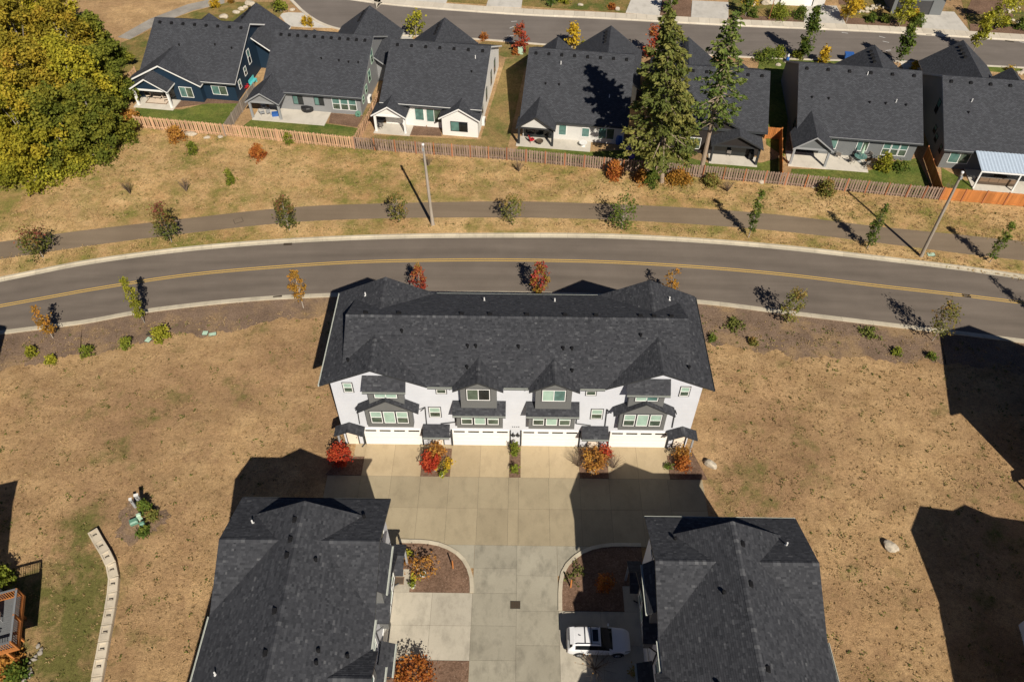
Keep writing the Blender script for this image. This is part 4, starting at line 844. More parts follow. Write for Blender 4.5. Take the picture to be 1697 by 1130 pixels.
# --- conifers
def conifer(label, loc, h, clear, L, mat, seed, dens=1., thin=0., ll=.42, lean=0.):
    g = np.random.default_rng(seed); T = thing('fir_tree', label, 'conifer', loc, 0, 'tall conifers at the fence')
    tb = MB(); tb.tube((0, 0, -.2), (lean*.5, 0, h*.5), .30, .19, 'wood_conifer', 9); tb.tube((lean*.5, 0, h*.5), (lean*.985, 0, h*.985), .19, .02, 'wood_conifer', 8)
    C = []; A = []; TN = []; z = clear
    while z < h-.3:
        t = (z-clear)/(h-clear); nb = int(g.integers(5, 8)); a0 = g.random()*6.28
        for k in range(nb):
            a = a0+k*2*math.pi/nb+g.normal()*.25
            ln = L(t)*(.45+.7*g.random())
            if g.random() < thin: ln *= .35
            if ln < .25: ln = .25
            dr = .10+.32*(1-t)*g.random(); d = np.array([math.cos(a), math.sin(a), 0]); side = np.array([-d[1], d[0], 0]); tone_b = g.random()
            xl = lean*z/h; end = d*ln+np.array([xl, 0, z+.25*ln*t-dr*ln]); st = np.array([xl, 0, z]); tb.tube(tuple(st), tuple(end), .035+.012*ln, .008, 'wood_conifer', 4, cap=False)
            m_ = int(max(4, ln*13*dens))
            for j in range(m_):
                s = (.12+.88*math.sqrt(g.random())); wdt = .42*ln*(1.05-s)*.55+.13; off = g.normal()*wdt*.75
                C.append(st+(end-st)*s+side*off+np.array([0, 0, -abs(off)*.35+g.normal()*.08])); A.append(d*.8+side*np.sign(off)*.7+np.array([0, 0, -.25])); TN.append(.5*tone_b+.3*g.random()+.25*s)
        z += (.46+.16*g.random())*(1.-.35*t)
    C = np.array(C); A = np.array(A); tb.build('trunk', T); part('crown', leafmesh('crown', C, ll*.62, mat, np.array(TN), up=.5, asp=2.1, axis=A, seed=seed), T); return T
conifer('taller broad olive-green fir with a bare pale trunk foot', (17.14, 38.01), 21.2, 4.6, lambda t: 5.0*(1-t)**.68*(.55+.45*min(1, t*9)), 'leaf_fir', 5, 1.6, .08, lean=-2.3)
conifer('slimmer dark green fir on a long bare trunk', (21.86, 39.29), 20.4, 7.4, lambda t: 3.6*(1-t)**.55*(.45+.55*min(1, t*5)), 'leaf_spruce', 9, .85, .38)

# --- street trees
ST = 'young street trees'
st = [('vase', (-50.94, 23.47), 3.9, 1.75, 'leaf_maple', .22, 'leftmost bushy green-and-purple street tree between path and road', 900),
 ('oval', (-37.91, 26.15), 5.0, 1.4, 'leaf_maple', .22, 'purple-topped street tree right of the leftmost bushy one, by the path', 900),
 ('oval', (-25.44, 28.40), 4.7, 1.3, 'leaf_maple', .14, 'purple-topped street tree on the path left of the timber pole', 850),
 ('vase', (-13.37, 30.07), 3.9, 1.2, 'leaf_sparse', .15, 'thin street tree just left of the timber pole foot', 420),
 ('vase', (-0.70, 29.87), 3.8, 1.35, 'leaf_sparse', .2, 'thin wide street tree on the path right of the timber pole', 430),
 ('vase', (11.60, 29.24), 4.6, 1.7, 'leaf_green', .15, 'wide spiky green street tree on the path above the right gable', 620),
 ('column', (25.54, 28.03), 6.4, .75, 'leaf_green', .14, 'columnar green street tree, first of three along the right path', 750),
 ('column', (38.21, 26.43), 6.1, .85, 'leaf_green', .14, 'columnar green street tree, second of three along the right path', 800),
 ('column', (50.76, 24.39), 5.4, .75, 'leaf_green', .14, 'columnar green street tree, third of three along the right path', 700),
 ('column', (-45.21, 11.91), 4.4, .75, 'leaf_orange', .2, 'small orange-brown street tree on the left mulch strip', 520),
 ('column', (-36.95, 14.06), 6.2, .75, 'leaf_lime', .14, 'columnar yellow-green street tree on the left mulch strip', 800),
 ('oval', (-21.61, 16.41), 4.8, .95, 'leaf_orange', .3, 'small reddish street tree beside the left townhouse gable', 480),
 ('oval', (-9.95, 18.60), 3.8, .85, 'leaf_maplered', .1, 'small bright red street tree behind the townhouse roof', 600),
 ('oval', (2.24, 18.71), 4.2, 1.1, 'leaf_maplecrimson', .1, 'crimson street tree with green foot behind the townhouse roof', 800),
 ('vase', (15.49, 17.87), 4.2, 1.1, 'leaf_orange', .2, 'sparse yellowing street tree behind the right townhouse gable', 260),
 ('vase', (27.00, 15.09), 4.5, 1.25, 'leaf_sparse', .2, 'thin green street tree on the right mulch strip', 560),
 ('vase', (40.64, 12.87), 5.2, 1.35, 'leaf_sparse', .2, 'taller thin street tree beside the right upper shadow', 520),
 ('column', (52.13, 16.75), 5.0, .8, 'leaf_sparse', .2, 'street tree beyond the right frame edge whose shadow lies on the road', 420)]
for i, (pf, q, h, rr, mt, bs, lab, n) in enumerate(st):
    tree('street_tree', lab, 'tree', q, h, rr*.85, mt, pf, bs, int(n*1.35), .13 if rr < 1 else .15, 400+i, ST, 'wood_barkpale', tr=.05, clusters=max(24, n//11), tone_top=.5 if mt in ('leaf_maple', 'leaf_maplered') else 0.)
# --- trees and shrubs of the house gardens
gt = [('column', (40.80, 67.38), 7.6, 1.0, 'leaf_green', .14, 'tall columnar tree on the far street by the blue figure', 1300), ('column', (53.97, 65.93), 6.0, .95, 'leaf_green', .15, 'columnar tree behind the roof of the glass-table house', 1000), ('column', (65.82, 69.27), 6.2, 1.0, 'leaf_lime', .12, 'yellowing columnar tree behind the right edge house', 1000),
 ('oval', (0.04, 68.68), 4.0, .95, 'leaf_maplered', .12, 'orange-red tree on the far street by the green cabinet', 600), ('oval', (7.65, 69.90), 3.6, 1.15, 'leaf_yellow', .2, 'yellow tree behind the fir-shadow house roof', 500), ('oval', (18.90, 67.65), 4.6, 1.1, 'leaf_maplered', .1, 'orange-yellow tree behind the tall fir', 700),
 ('oval', (-15.50, 73.09), 3.9, 1.35, 'leaf_lime', .1, 'lime-yellow tree at the kerb behind the white house', 600), ('oval', (-37.38, 80.84), 3.0, .9, 'leaf_bright', .15, 'small green tree in the top left front garden', 400),
 ('vase', (50.22, 79.02), 4.8, 1.5, 'leaf_yellow', .2, 'yellow-green tree between the two top driveways', 700), ('vase', (58.06, 78.01), 5.0, 1.5, 'leaf_lime', .2, 'lime tree left of the charcoal garage', 700), ('oval', (72.46, 77.14), 6.5, 1.8, 'leaf_lime', .12, 'big lime-yellow tree at the top right corner', 1100), ('vase', (35.02, 80.71), 4.6, 1.0, 'leaf_green', .25, 'slender green tree in the top bed right of the two firs', 450),
 ('vase', (23.41, 81.69), 4.5, 1.2, 'leaf_green', .2, 'green tree at the top between the two firs and driveway', 500), ('cone', (43.29, 66.23), 2.6, .9, 'leaf_yellow', .05, 'small golden conifer behind the glass-table house', 400), ('vase', (5.03, 83.79), 3.4, .9, 'leaf_green', .2, 'young staked tree on the top lawn', 260)]
for i, (pf, q, h, rr, mt, bs, lab, n) in enumerate(gt):
    tree('garden_tree', lab, 'tree', q, h, rr, mt, pf, bs, n, .24, 500+i, 'trees in the house gardens', 'wood_barkpale', tr=.055)
gs = [((35.35, 67.10), 3.4, 1.7, 'leaf_green', 'large green shrub at the near kerb of the far street'), ((37.53, 68.36), 2.2, 1.5, 'leaf_bright', 'bright green shrub beside the blue figure'), ((40.22, 67.89), 1.9, 1.3, 'leaf_woodgreen', 'dark round shrub at the foot of the tall columnar tree'),
 ((36.15, 80.73), 1.7, 1.3, 'leaf_green', 'small dark shrub in the top bed, left one of three'), ((40.12, 80.41), 3.4, 2.1, 'leaf_bright', 'big light green shrub in the top bed, middle of three'), ((43.41, 80.48), 2.3, 1.8, 'leaf_green', 'rounded green shrub in the top bed, right one of three'),
 ((54.17, 79.50), 1.9, 1.3, 'leaf_green', 'round shrub left in the bed between the top driveways'), ((56.16, 79.34), 1.8, 1.2, 'leaf_green', 'round shrub right in the bed between the top driveways'), ((61.05, 78.65), 2.1, 1.7, 'leaf_green', 'round green shrub at the corner of the charcoal garage drive'), ((61.12, 80.84), 1.7, 1.4, 'leaf_yellow', 'yellow shrub left of the charcoal garage'),
 ((53.28, 83.95), 2.6, 1.4, 'leaf_yellow', 'golden shrub between boulders at the top edge'), ((73.97, 78.13), 2.0, 1.5, 'leaf_green', 'green shrub right of the big lime tree'), ((76.32, 77.60), 2.0, 1.7, 'leaf_green', 'green shrub at the right end of the top bed'), ((56.06, 64.95), 1.6, 1.1, 'leaf_yellow', 'yellow shrub between the two right roofs'), ((69.38, 64.71), 1.2, .9, 'leaf_yellow', 'small yellow shrub by the right edge roof'),
 ((-5.37, 72.55), 1.5, 1.1, 'leaf_redorange', 'small round red shrub on the street corner lawn'), ((-0.57, 68.31), 1.3, .9, 'leaf_redorange', 'rust shrub beside the green cabinet'), ((9.40, 69.57), 1.8, 1.4, 'leaf_lime', 'lime shrub behind the fir-shadow roof'), ((-32.79, 76.55), 1.1, 1.4, 'leaf_yellow', 'narrow yellow shrub on the pale driveway edge'), ((-31.85, 75.99), .9, 1.7, 'leaf_yellow', 'taller yellow shrub on the pale driveway edge'), ((36.76, 84.86), 2.6, 1.2, 'leaf_yellow', 'yellow shrub among boulders at the very top'),
 ((-47.85, 81.86), 1.6, 1.8, 'leaf_yellow', 'yellow shrub beside the gravel path'), ((-45.87, 83.78), 1.0, 1.1, 'leaf_orange', 'small orange shrub at the top by the boulders'), ((6.99, 85.09), 2.2, 1.3, 'leaf_lime', 'lime shrub on the top lawn'), ((14.43, 82.94), 1.5, .9, 'leaf_redorange', 'small orange shrub on the top lawn'),
 # along the fence, field side
 ((-43.16, 45.74), 2.4, 1.9, 'leaf_rust', 'rust brown shrub against the cedar fence by a pale rock'), ((-40.33, 42.78), 1.5, 1.9, 'leaf_bright', 'upright light green shrub in the field, left'), ((-32.00, 42.04), 2.2, 1.8, 'leaf_redorange', 'orange-red shrub below the cedar fence'), ((-28.87, 45.33), 1.5, 1.7, 'leaf_bright', 'light green shrub at the cedar fence'), ((-34.02, 36.75), 1.3, 2.1, 'leaf_bright', 'narrow green shrub in the field above the path'),
 ((11.36, 38.74), 1.9, 2.5, 'leaf_redorange', 'bright red shrub at the weathered fence left of the tall fir'), ((14.64, 38.20), 2.2, 1.5, 'leaf_rust', 'rust shrub left of the tall fir foot'), ((15.88, 37.75), 2.4, 1.8, 'leaf_green', 'green shrub touching the tall fir foot'), ((19.16, 38.04), 3.2, 1.6, 'leaf_orange', 'orange-green shrub between the two fir trunks'), ((22.92, 37.75), 2.4, 1.3, 'leaf_sparse', 'low mixed shrub right of the slim fir foot'), ((36.11, 36.01), 2.0, 2.0, 'leaf_sparse', 'green shrub at the weathered fence right of the firs'),
 ((-11.61, 50.01), 1.4, 1.2, 'leaf_rust', 'round orange shrub beside the white house'), ((44.21, 41.02), 2.2, 2.4, 'leaf_lime', 'tall yellow-green shrub beside the glass patio table'), ((46.53, 41.19), 2.6, .9, 'leaf_green', 'low green shrub under the three windows'), ((20.54, 42.98), 1.6, 1.1, 'leaf_bright', 'small green shrub behind the slim fir trunk'),
 # mulch strip and field
 ((-46.29, 9.71), 1.3, 1.0, 'leaf_lime', 'small yellow shrub leftmost on the mulch strip edge'), ((-44.02, 8.83), 1.2, .8, 'leaf_lime', 'small yellow-green shrub second along the mulch strip edge'), ((-40.91, 9.87), 1.5, 1.2, 'leaf_bright', 'yellow-green shrub third along the mulch strip edge'), ((-37.62, 10.93), 1.4, 1.2, 'leaf_bright', 'yellow-green shrub fourth along the mulch strip edge'), ((-34.58, 12.08), 1.9, 1.5, 'leaf_lime', 'largest round yellow-green shrub on the left mulch strip'),
 ((19.12, 12.77), .7, .45, 'leaf_green', 'small dark shrub right of the townhouse roof corner'), ((22.90, 12.20), 1.0, .7, 'leaf_sparse', 'small brown-green shrub on the right mulch strip'), ((21.50, 14.59), 2.4, .3, 'leaf_weed', 'spreading green weed patch on the right mulch strip'), ((34.71, 13.74), 2.2, .3, 'leaf_weed', 'green weed patch near the kerb on the right mulch strip'), ((36.60, 11.24), 1.1, .6, 'leaf_bright', 'small green shrub on the lower right mulch strip'), ((39.68, 10.75), .9, .6, 'leaf_green', 'small dark shrub at the edge of the upper right shadow'),
 # beds of the townhouses
 ((-0.05, -0.88), .62, 1.7, 'leaf_bright', 'narrow green upright shrub between the two middle driveways'), ((-0.04, -2.65), .5, .9, 'leaf_bright', 'low green shrub at the front of the narrow middle bed'), ((-29.97, -6.84), 1.1, 1.5, 'leaf_green', 'dense green shrub beside the grey marker posts'), ((-29.18, -7.48), 1.1, .9, 'leaf_sparse', 'olive shrub right of the green pedestals'), ((-29.45, -8.89), 1.1, .8, 'leaf_green', 'low green shrub below the green pedestals'),
 ((-38.69, -13.27), 2.2, 2.2, 'leaf_bright', 'bright green shrub above the left deck'), ((-35.79, -19.38), 2.6, 1.8, 'leaf_rust', 'reddish shrub below the left deck'), ((-34.79, -19.91), 2.0, 1.2, 'leaf_green', 'green shrub at the foot of the left deck brace')]
for i, (q, w, h, mt, lab) in enumerate(gs):
    shrub(lab, q, w*.88, h*.92, mt, 600+i, int(190+200*w*h), .12 if w < 1.6 else .15, group='shrubs and bushes')
def maple_bush(label, loc, w, h, mat, seed, n=900): return tree('japanese_maple', label, 'shrub', loc, h, w/2, mat, 'vase', .15, n, .115, seed, 'red shrubs in the townhouse beds', clusters=60, tr=.05, spread=.17)
maple_bush('scarlet shrub in the bed left of the first garage', (-14.87, -1.84), 2.1, 1.8, 'leaf_red', 701, 1300)
maple_bush('scarlet shrub in the bed between first and second garage', (-7.23, -2.34), 1.8, 1.5, 'leaf_red', 702, 1000)
maple_bush('orange-brown shrub behind the scarlet one between first and second garage', (-6.74, -1.36), 1.6, 1.7, 'leaf_rust', 703, 700)
maple_bush('golden-brown shrub in the bed between third and fourth garage', (6.70, -2.01), 2.2, 1.9, 'leaf_rust', 704, 1200)
maple_bush('small red shrub at the wall between third and fourth garage', (7.69, -1.02), 1.3, 1.4, 'leaf_red', 705, 350)
maple_bush('red-orange shrub right of the fourth garage', (14.19, -2.14), 1.4, 1.3, 'leaf_redorange', 706, 700)
maple_bush('brown shrub under the right end porch', (14.20, -1.29), 1.4, 1.7, 'leaf_rust', 707, 450)
maple_bush('large orange-red shrub in the bottom bed left of the lane', (-6.87, -19.69), 2.8, 1.5, 'leaf_redorange', 708, 1300)
maple_bush('orange-red shrub standing in the shaded bed above the car', (6.80, -12.96), 1.3, 1.7, 'leaf_redorange', 709, 600)
maple_bush('airy rust-brown shrub beside the white flower pots', (-6.95, -11.94), 2.3, 1.7, 'leaf_rust', 710, 330)
def twiggy(label, loc, h, sp, seed, n=34, leaves=9, group='bare shrubs'):
    g = random.Random(seed); T = thing('bare_shrub', label, 'shrub', loc, 0, group); tb = MB(); C = []
    for k in range(n):
        a = g.random()*6.28; e = Vector((math.cos(a)*sp*g.uniform(.3, 1), math.sin(a)*sp*g.uniform(.3, 1), h*g.uniform(.6, 1))); mid = e*.5+Vector((0, 0, .1*h)); s = Vector((0, 0, -.03))
        tb.tube(s, mid, .022, .014, 'wood_bark', 4, cap=False); tb.tube(mid, e, .014, .005, 'wood_bark', 4, cap=False)
        for j in range(2): q = mid.lerp(e, g.random()); tb.tube(q, q+Vector((g.gauss(0, .2), g.gauss(0, .2), g.uniform(.1, .35)))*sp, .009, .004, 'wood_bark', 3, cap=False)
        if len(C) < leaves: C.append(tuple(e))
    tb.build('stems', T); part('foliage', leafmesh('foliage', np.array(C), .07, 'leaf_rust', np.array([g.random() for _ in C]), seed=seed), T)
for i, (q, h, sp, lab) in enumerate([((-45.34, 34.59), 1.9, .8, 'bare twiggy shrub in the left field above the path'), ((-38.93, 35.16), 1.8, .8, 'bare twiggy shrub right of it in the left field'), ((-17.64, 43.83), 2.0, 1.1, 'bare shrub under the weathered fence near the white house'), ((-10.99, 40.78), 1.7, .9, 'bare reddish shrub beside the timber pole top'), ((0.05, 39.75), 1.9, .8, 'bare pale shrub in the field below the fir-shadow house'), ((24.61, 36.27), 1.8, .9, 'bare shrub right of the slim fir'), ((50.49, 36.26), 1.6, .9, 'bare shrub at the start of the orange fence'), ((5.77, -18.94), 1.5, 1.6, 'bare twiggy shrub below the white car'), ((5.36, -2.03), 1.3, 1.1, 'bare twigs left of the golden-brown shrub'), ((8.33, -2.17), 1.3, 1.0, 'bare twigs right of the golden-brown shrub'), ((-50.34, 42.47), 1.8, .8, 'bare twigs at the foot of the wood')]):
    twiggy(lab, q, h, sp, 800+i)

# --- weeds and dry tufts in the fields (uncountable)
def tufts(name, label, cat, region, n, mat, size, seed, keep):
    g = np.random.default_rng(seed); P_ = []
    while len(P_) < n:
        x = g.uniform(region[0], region[1]); y = g.uniform(region[2], region[3])
        if keep(x, y): P_.append((x, y))
    P_ = np.array(P_); k = 9; C = np.repeat(P_, k, 0)+g.normal(size=(n*k, 2))*size*np.repeat(g.uniform(.5, 2.2, n), k)[:, None]
    C = np.c_[C, np.abs(g.normal(size=n*k))*size*.4+.03]; o = bpy.data.objects.new(name, leafmesh(name, C, size*.9, mat, g.random(n*k), up=.2, seed=seed)); link(o); return tag(o, label, cat, kind='stuff')
def inblk(x, y):
    if abs(x) < 17 and -12 < y < 12: return False
    if -20.5 < x < 20.5 and y < -8: return False
    if y > 17.-.0022*x*x: return False
    return True
tufts('weeds', 'low dark green weeds dotted over the dry fields', 'weeds', (-48, 48, -22, 17), 620, 'leaf_weed', .11, 21, inblk)
tufts('dry_tufts', 'straw coloured dry tufts over the fields', 'grass', (-52, 52, -24, 17), 4200, 'leaf_straw', .075, 22, inblk)
def inver(x, y): return (29-.0028*x*x+.5 < y < 30.3-.0022*x*x) or (35-.0025*x*x < y < 41.5-.135*x)
tufts('verge_weeds', 'green weeds scattered on the verge by the path', 'weeds', (-58, 58, 20, 47), 380, 'leaf_weed', .10, 23, inver)
tufts('verge_tufts', 'straw coloured tufts on the verge by the path', 'grass', (-58, 58, 20, 47), 3600, 'leaf_straw', .09, 24, inver)
tufts('dead_tufts', 'small dead brown tufts dotted over the dry fields', 'grass', (-52, 52, -24, 17), 2600, 'leaf_brown', .055, 25, inblk)
tufts('dead_verge_tufts', 'small dead brown tufts on the verge by the path', 'grass', (-58, 58, 20, 47), 1500, 'leaf_brown', .06, 26, inver)

# ------------------------------------------------------------------ fences
def fence(label, pts, mat, postm, h=1.75, pitch=.29, bw=.19, alt=.035, cap=False, group='timber garden fences'):
    T = thing('timber_fence', label, 'fence', (*pts[0], 0), 0, group); o = Vector(pts[0])
    pk = MB().box(-bw/2, bw/2, -.011, .011, .06, h, mat).mesh('picket'); po = MB().box(-.06, .06, -.06, .06, -.05, h+.08, postm).mesh('post')
    kk = 0
    for a, b in zip(pts[:-1], pts[1:]):
        a = Vector(a)-o; b = Vector(b)-o; L = (b-a).length; d = (b-a)/L; ang = math.atan2(d.y, d.x); n = Vector((-d.y, d.x)); k = int(L/pitch)
        for i in range(k):
            q = a+d*(i+.5)*L/k+n*(alt if i % 2 else -alt); ob = part('picket', pk, T, (q.x, q.y, random.uniform(-.012, .012)), ang+random.gauss(0, .012)); kk += 1
        m_ = max(1, round(L/2.45))
        for i in range(m_+1 if b == Vector(pts[-1])-o else m_): q = a+d*i*L/m_-n*.02; part('post', po, T, (q.x, q.y, 0), ang)
        for z in (.3, h-.25): part('rail', MB().box(0, L, -.022, .022, z, z+.085, mat).mesh('rail'), T, (a.x, a.y, 0), ang)
        if cap: part('cap_rail', MB().box(0, L, -.07, .07, h+.01, h+.05, mat).mesh('cap_rail'), T, (a.x, a.y, 0), ang)
    return T
fence('light cedar fence on the left behind the navy and grey house yards', [(-49.07, 48.35), (-35.22, 46.42), (-20.55, 44.17)], 'wood_cedar', 'wood_cedar')
fence('long weathered grey-brown fence with orange posts across the middle', [(-20.51, 44.17), (-12.70, 43.28), (-1.45, 42.14), (10.31, 40.42), (17.32, 39.57), (31.66, 37.67), (45.31, 35.59), (49.11, 35.15)], 'wood_grey', 'wood_postorange', pitch=.295)
fence('new orange fence at the right edge below the corrugated cover', [(49.18, 35.15), (58.53, 34.02), (64.58, 33.13)], 'wood_orange', 'wood_postorange', pitch=.2, bw=.194, alt=0.004)
fence('grey side fence between the navy house and grey house', [(-37.28, 46.65), (-36.49, 52.27), (-35.81, 56.92)], 'wood_weather', 'wood_weather', h=1.6, pitch=.22, bw=.2, alt=.01)
fence('cedar side fence between the grey house and white house', [(-20.50, 44.30), (-19.43, 49.87), (-18.52, 56.48)], 'wood_cedar', 'wood_cedar', h=1.6, pitch=.26)
fence('bright orange side fence with a gate left of the glass-table house', [(31.06, 37.90), (33.05, 47.12), (31.26, 47.36)], 'wood_orange', 'wood_orange', h=1.7, pitch=.21, bw=.2, alt=.008)
fence('orange-brown side fence between the glass-table house and right edge house', [(48.95, 35.32), (50.10, 43.51)], 'wood_orange', 'wood_postorange', h=1.7, pitch=.21, bw=.2, alt=.008)
fence('short cedar return fence left of the navy house porch', [(-53.88, 57.35), (-53.24, 60.86)], 'wood_cedar', 'wood_cedar', h=1.5, pitch=.26)

# ------------------------------------------------------------------ utility poles
def pole(label, loc, h, lean):
    T = thing('utility_pole', label, 'pole', loc, 0, 'timber utility poles'); mb = MB(); k = 6
    for i in range(k): mb.tube((lean[0]*i/k, lean[1]*i/k, -.2+h*i/k), (lean[0]*(i+1)/k, lean[1]*(i+1)/k, -.2+h*(i+1)/k), .19-.07*i/k, .19-.07*(i+1)/k, 'wood_bare', 10)
    mb.build('pole', T); MB().lathe([(.13, h-.22), (.15, h-.12), (.13, h-.05), (0, h)], 'pipe_white', 10, (lean[0], lean[1], 0)).build('pole_cap', T)
    MB().box(lean[0]-.11, lean[0]+.11, lean[1]-.28, lean[1]-.12, h-.8, h-.45, 'trim_grey').build('terminal_box', T); MB().tube((.2, -.02, 0), (.12+lean[0]*.5, -.02, 3.2), .03, .03, 'trim_grey').build('conduit', T)
pole('bare timber pole standing left of centre between road and path', (-9.58, 29.61), 10.7, (-.25, 0)); pole('leaning bare timber pole at the right between road and path', (43.67, 25.24), 11.1, (-.2, 0))

# ------------------------------------------------------------------ rocks
def rock(label, loc, sx, sy, sz, seed, mat='rock_pale', rz=0., group='boulders'):
    g = random.Random(seed); import bmesh; bm = bmesh.new(); bmesh.ops.create_icosphere(bm, subdivisions=3 if sx > .5 else 2, radius=1.)
    ax = [(Vector((g.gauss(0, 1), g.gauss(0, 1), g.gauss(0, .8))).normalized(), g.uniform(.62, .9)) for _ in range(11)]
    for v in bm.verts:
        for n, c in ax:
            d = v.co.dot(n)
            if d > c: v.co -= n*(d-c)*.92
        v.co += Vector((g.gauss(0, 1), g.gauss(0, 1), g.gauss(0, 1)))*.022; v.co = Vector((v.co.x*sx, v.co.y*sy, max(-.15, v.co.z*sz+sz*.45)))
    me = bpy.data.meshes.new('boulder'); bm.to_mesh(me); bm.free(); me.materials.append(M[mat]); o = bpy.data.objects.new('boulder', me); link(o); o.location = (*loc, 0); o.rotation_euler = (0, 0, rz); return tag(o, label, 'boulder', group)
rock('pale boulder on dry grass right of the fourth garage', (16.66, -1.80), .62, .42, .38, 1, rz=-.6)
rock('pale boulder alone in the right field', (29.67, -9.24), .68, .52, .36, 2, rz=-.8)
rock('flat pale rock below the cedar fence beside the rust shrub', (-41.75, 46.97), .95, .5, .25, 3)
rock('small pale rock right of the flat one under the cedar fence', (-39.54, 46.21), .5, .35, .2, 4); rock('second small pale rock under the cedar fence', (-37.82, 46.37), .42, .3, .2, 5)
rock('upright pale rock in the bed between third and fourth garage', (6.56, -2.73), .3, .22, .42, 6)
for i, (q, s, lab) in enumerate([((-42.61, 83.01), .95, 'largest pale boulder behind the navy house roof'), ((-45.79, 78.65), .75, 'pale boulder by the gravel path behind the navy house'), ((-44.23, 80.29), .6, 'boulder in the row behind the navy house, left'), ((-43.73, 81.33), .6, 'boulder in the row behind the navy house, middle'), ((-43.22, 81.95), .5, 'boulder in the row behind the navy house, right'),
   ((-37.07, 82.08), .6, 'boulder beside the small green tree at the top'), ((-35.67, 81.29), .5, 'smaller boulder beside the small green tree at the top'), ((36.81, 84.66), .75, 'round boulder at the top edge left of the rusty post'), ((39.21, 85.13), .9, 'round boulder at the top edge by the rusty post'), ((40.22, 85.36), .6, 'small boulder at the top edge right of the rusty post'), ((36.89, 65.76), .45, 'pale rock below the blue figure'),
   ((9.53, 83.88), .5, 'small rock on the top lawn'), ((15.26, 82.54), .55, 'rock beside the top orange shrub'), ((29.02, 38.10), .5, 'rock at the weathered fence right of the firs'), ((35.03, 37.38), .5, 'pale rock under the weathered fence by the right shrub')]): rock(lab, q, s, s*.75, s*.6, 20+i)
g = random.Random(4); ORD = ['first', 'second', 'third', 'fourth', 'fifth', 'sixth', 'seventh', 'eighth', 'ninth', 'tenth', 'eleventh', 'twelfth', 'thirteenth', 'fourteenth', 'fifteenth', 'sixteenth']
for k, (a, b, n) in enumerate([((53.19, 82.30), (57.43, 84.45), 11), ((75.18, 82.75), (79.21, 84.49), 10), ((72.94, 80.68), (77.81, 79.59), 9), ((70.51, 63.74), (71.60, 64.92), 4), ((57.53, 83.83), (59.86, 83.67), 5)]):
    for i in range(n):
        t = i/n; rock(ORD[i] + ' stone from the left in the border ' + ['by the top yellow tree', 'above the corner bark bed', 'along the corner walk', 'by the right edge roof', 'by the charcoal garage'][k], (a[0]+(b[0]-a[0])*t+g.gauss(0, .05), a[1]+(b[1]-a[1])*t+g.gauss(0, .35)), g.uniform(.25, .5), g.uniform(.2, .35), g.uniform(.18, .3), 60+k*20+i, group='stones of the garden border ' + ['by the yellow tree', 'above the bark bed', 'along the walk', 'by the right edge roof', 'by the charcoal garage'][k])

# ------------------------------------------------------------------ block retaining wall
T = thing('block_retaining_wall', 'curved wall of large pale concrete blocks in the left field', 'wall', (0, 0, 0)); wp = resample(smooth([(-33.48, -8.9), (-32.6, -9.9), (-31.75, -10.8), (-31.1, -11.6), (-30.62, -12.4), (-30.3, -13.2), (-30.13, -13.93), (-29.85, -15.4), (-29.6, -16.9), (-29.0, -20.3), (-28.4, -24.)]), 1.24)
for i in range(len(wp)-1):
    a, b = Vector(wp[i]), Vector(wp[i+1]); L = (b-a).length; mb = MB(); h = .42-.012*i+random.uniform(-.05, .05); x = L-.05; wv_ = .38
    mb.box(0, x, -wv_, wv_, -.1, h, 'block_wall')
    for q in ((.0, .10), (x-.10, x)): mb.box(q[0]+.001, q[1]-.001, -wv_+.01, wv_-.01, h+.001, h+.07, 'block_wall')
    mb.box(.101, x-.101, -wv_+.01, -wv_+.12, h+.001, h+.07, 'block_wall'); mb.box(.101, x-.101, wv_-.17, wv_-.01, h+.001, h+.07, 'block_wall'); mb.box(.42, .50, -.16, .10, h+.001, h+.035, 'iron'); mb.box(.42, .75, .10, .15, h+.001, h+.035, 'iron'); mb.box(.60, x-.101, -wv_+.121, wv_-.171, h+.001, h+.05, 'block_wall')
    part('concrete_block', mb.mesh('concrete_block'), T, (a.x, a.y, 0), math.atan2(b.y-a.y, b.x-a.x))

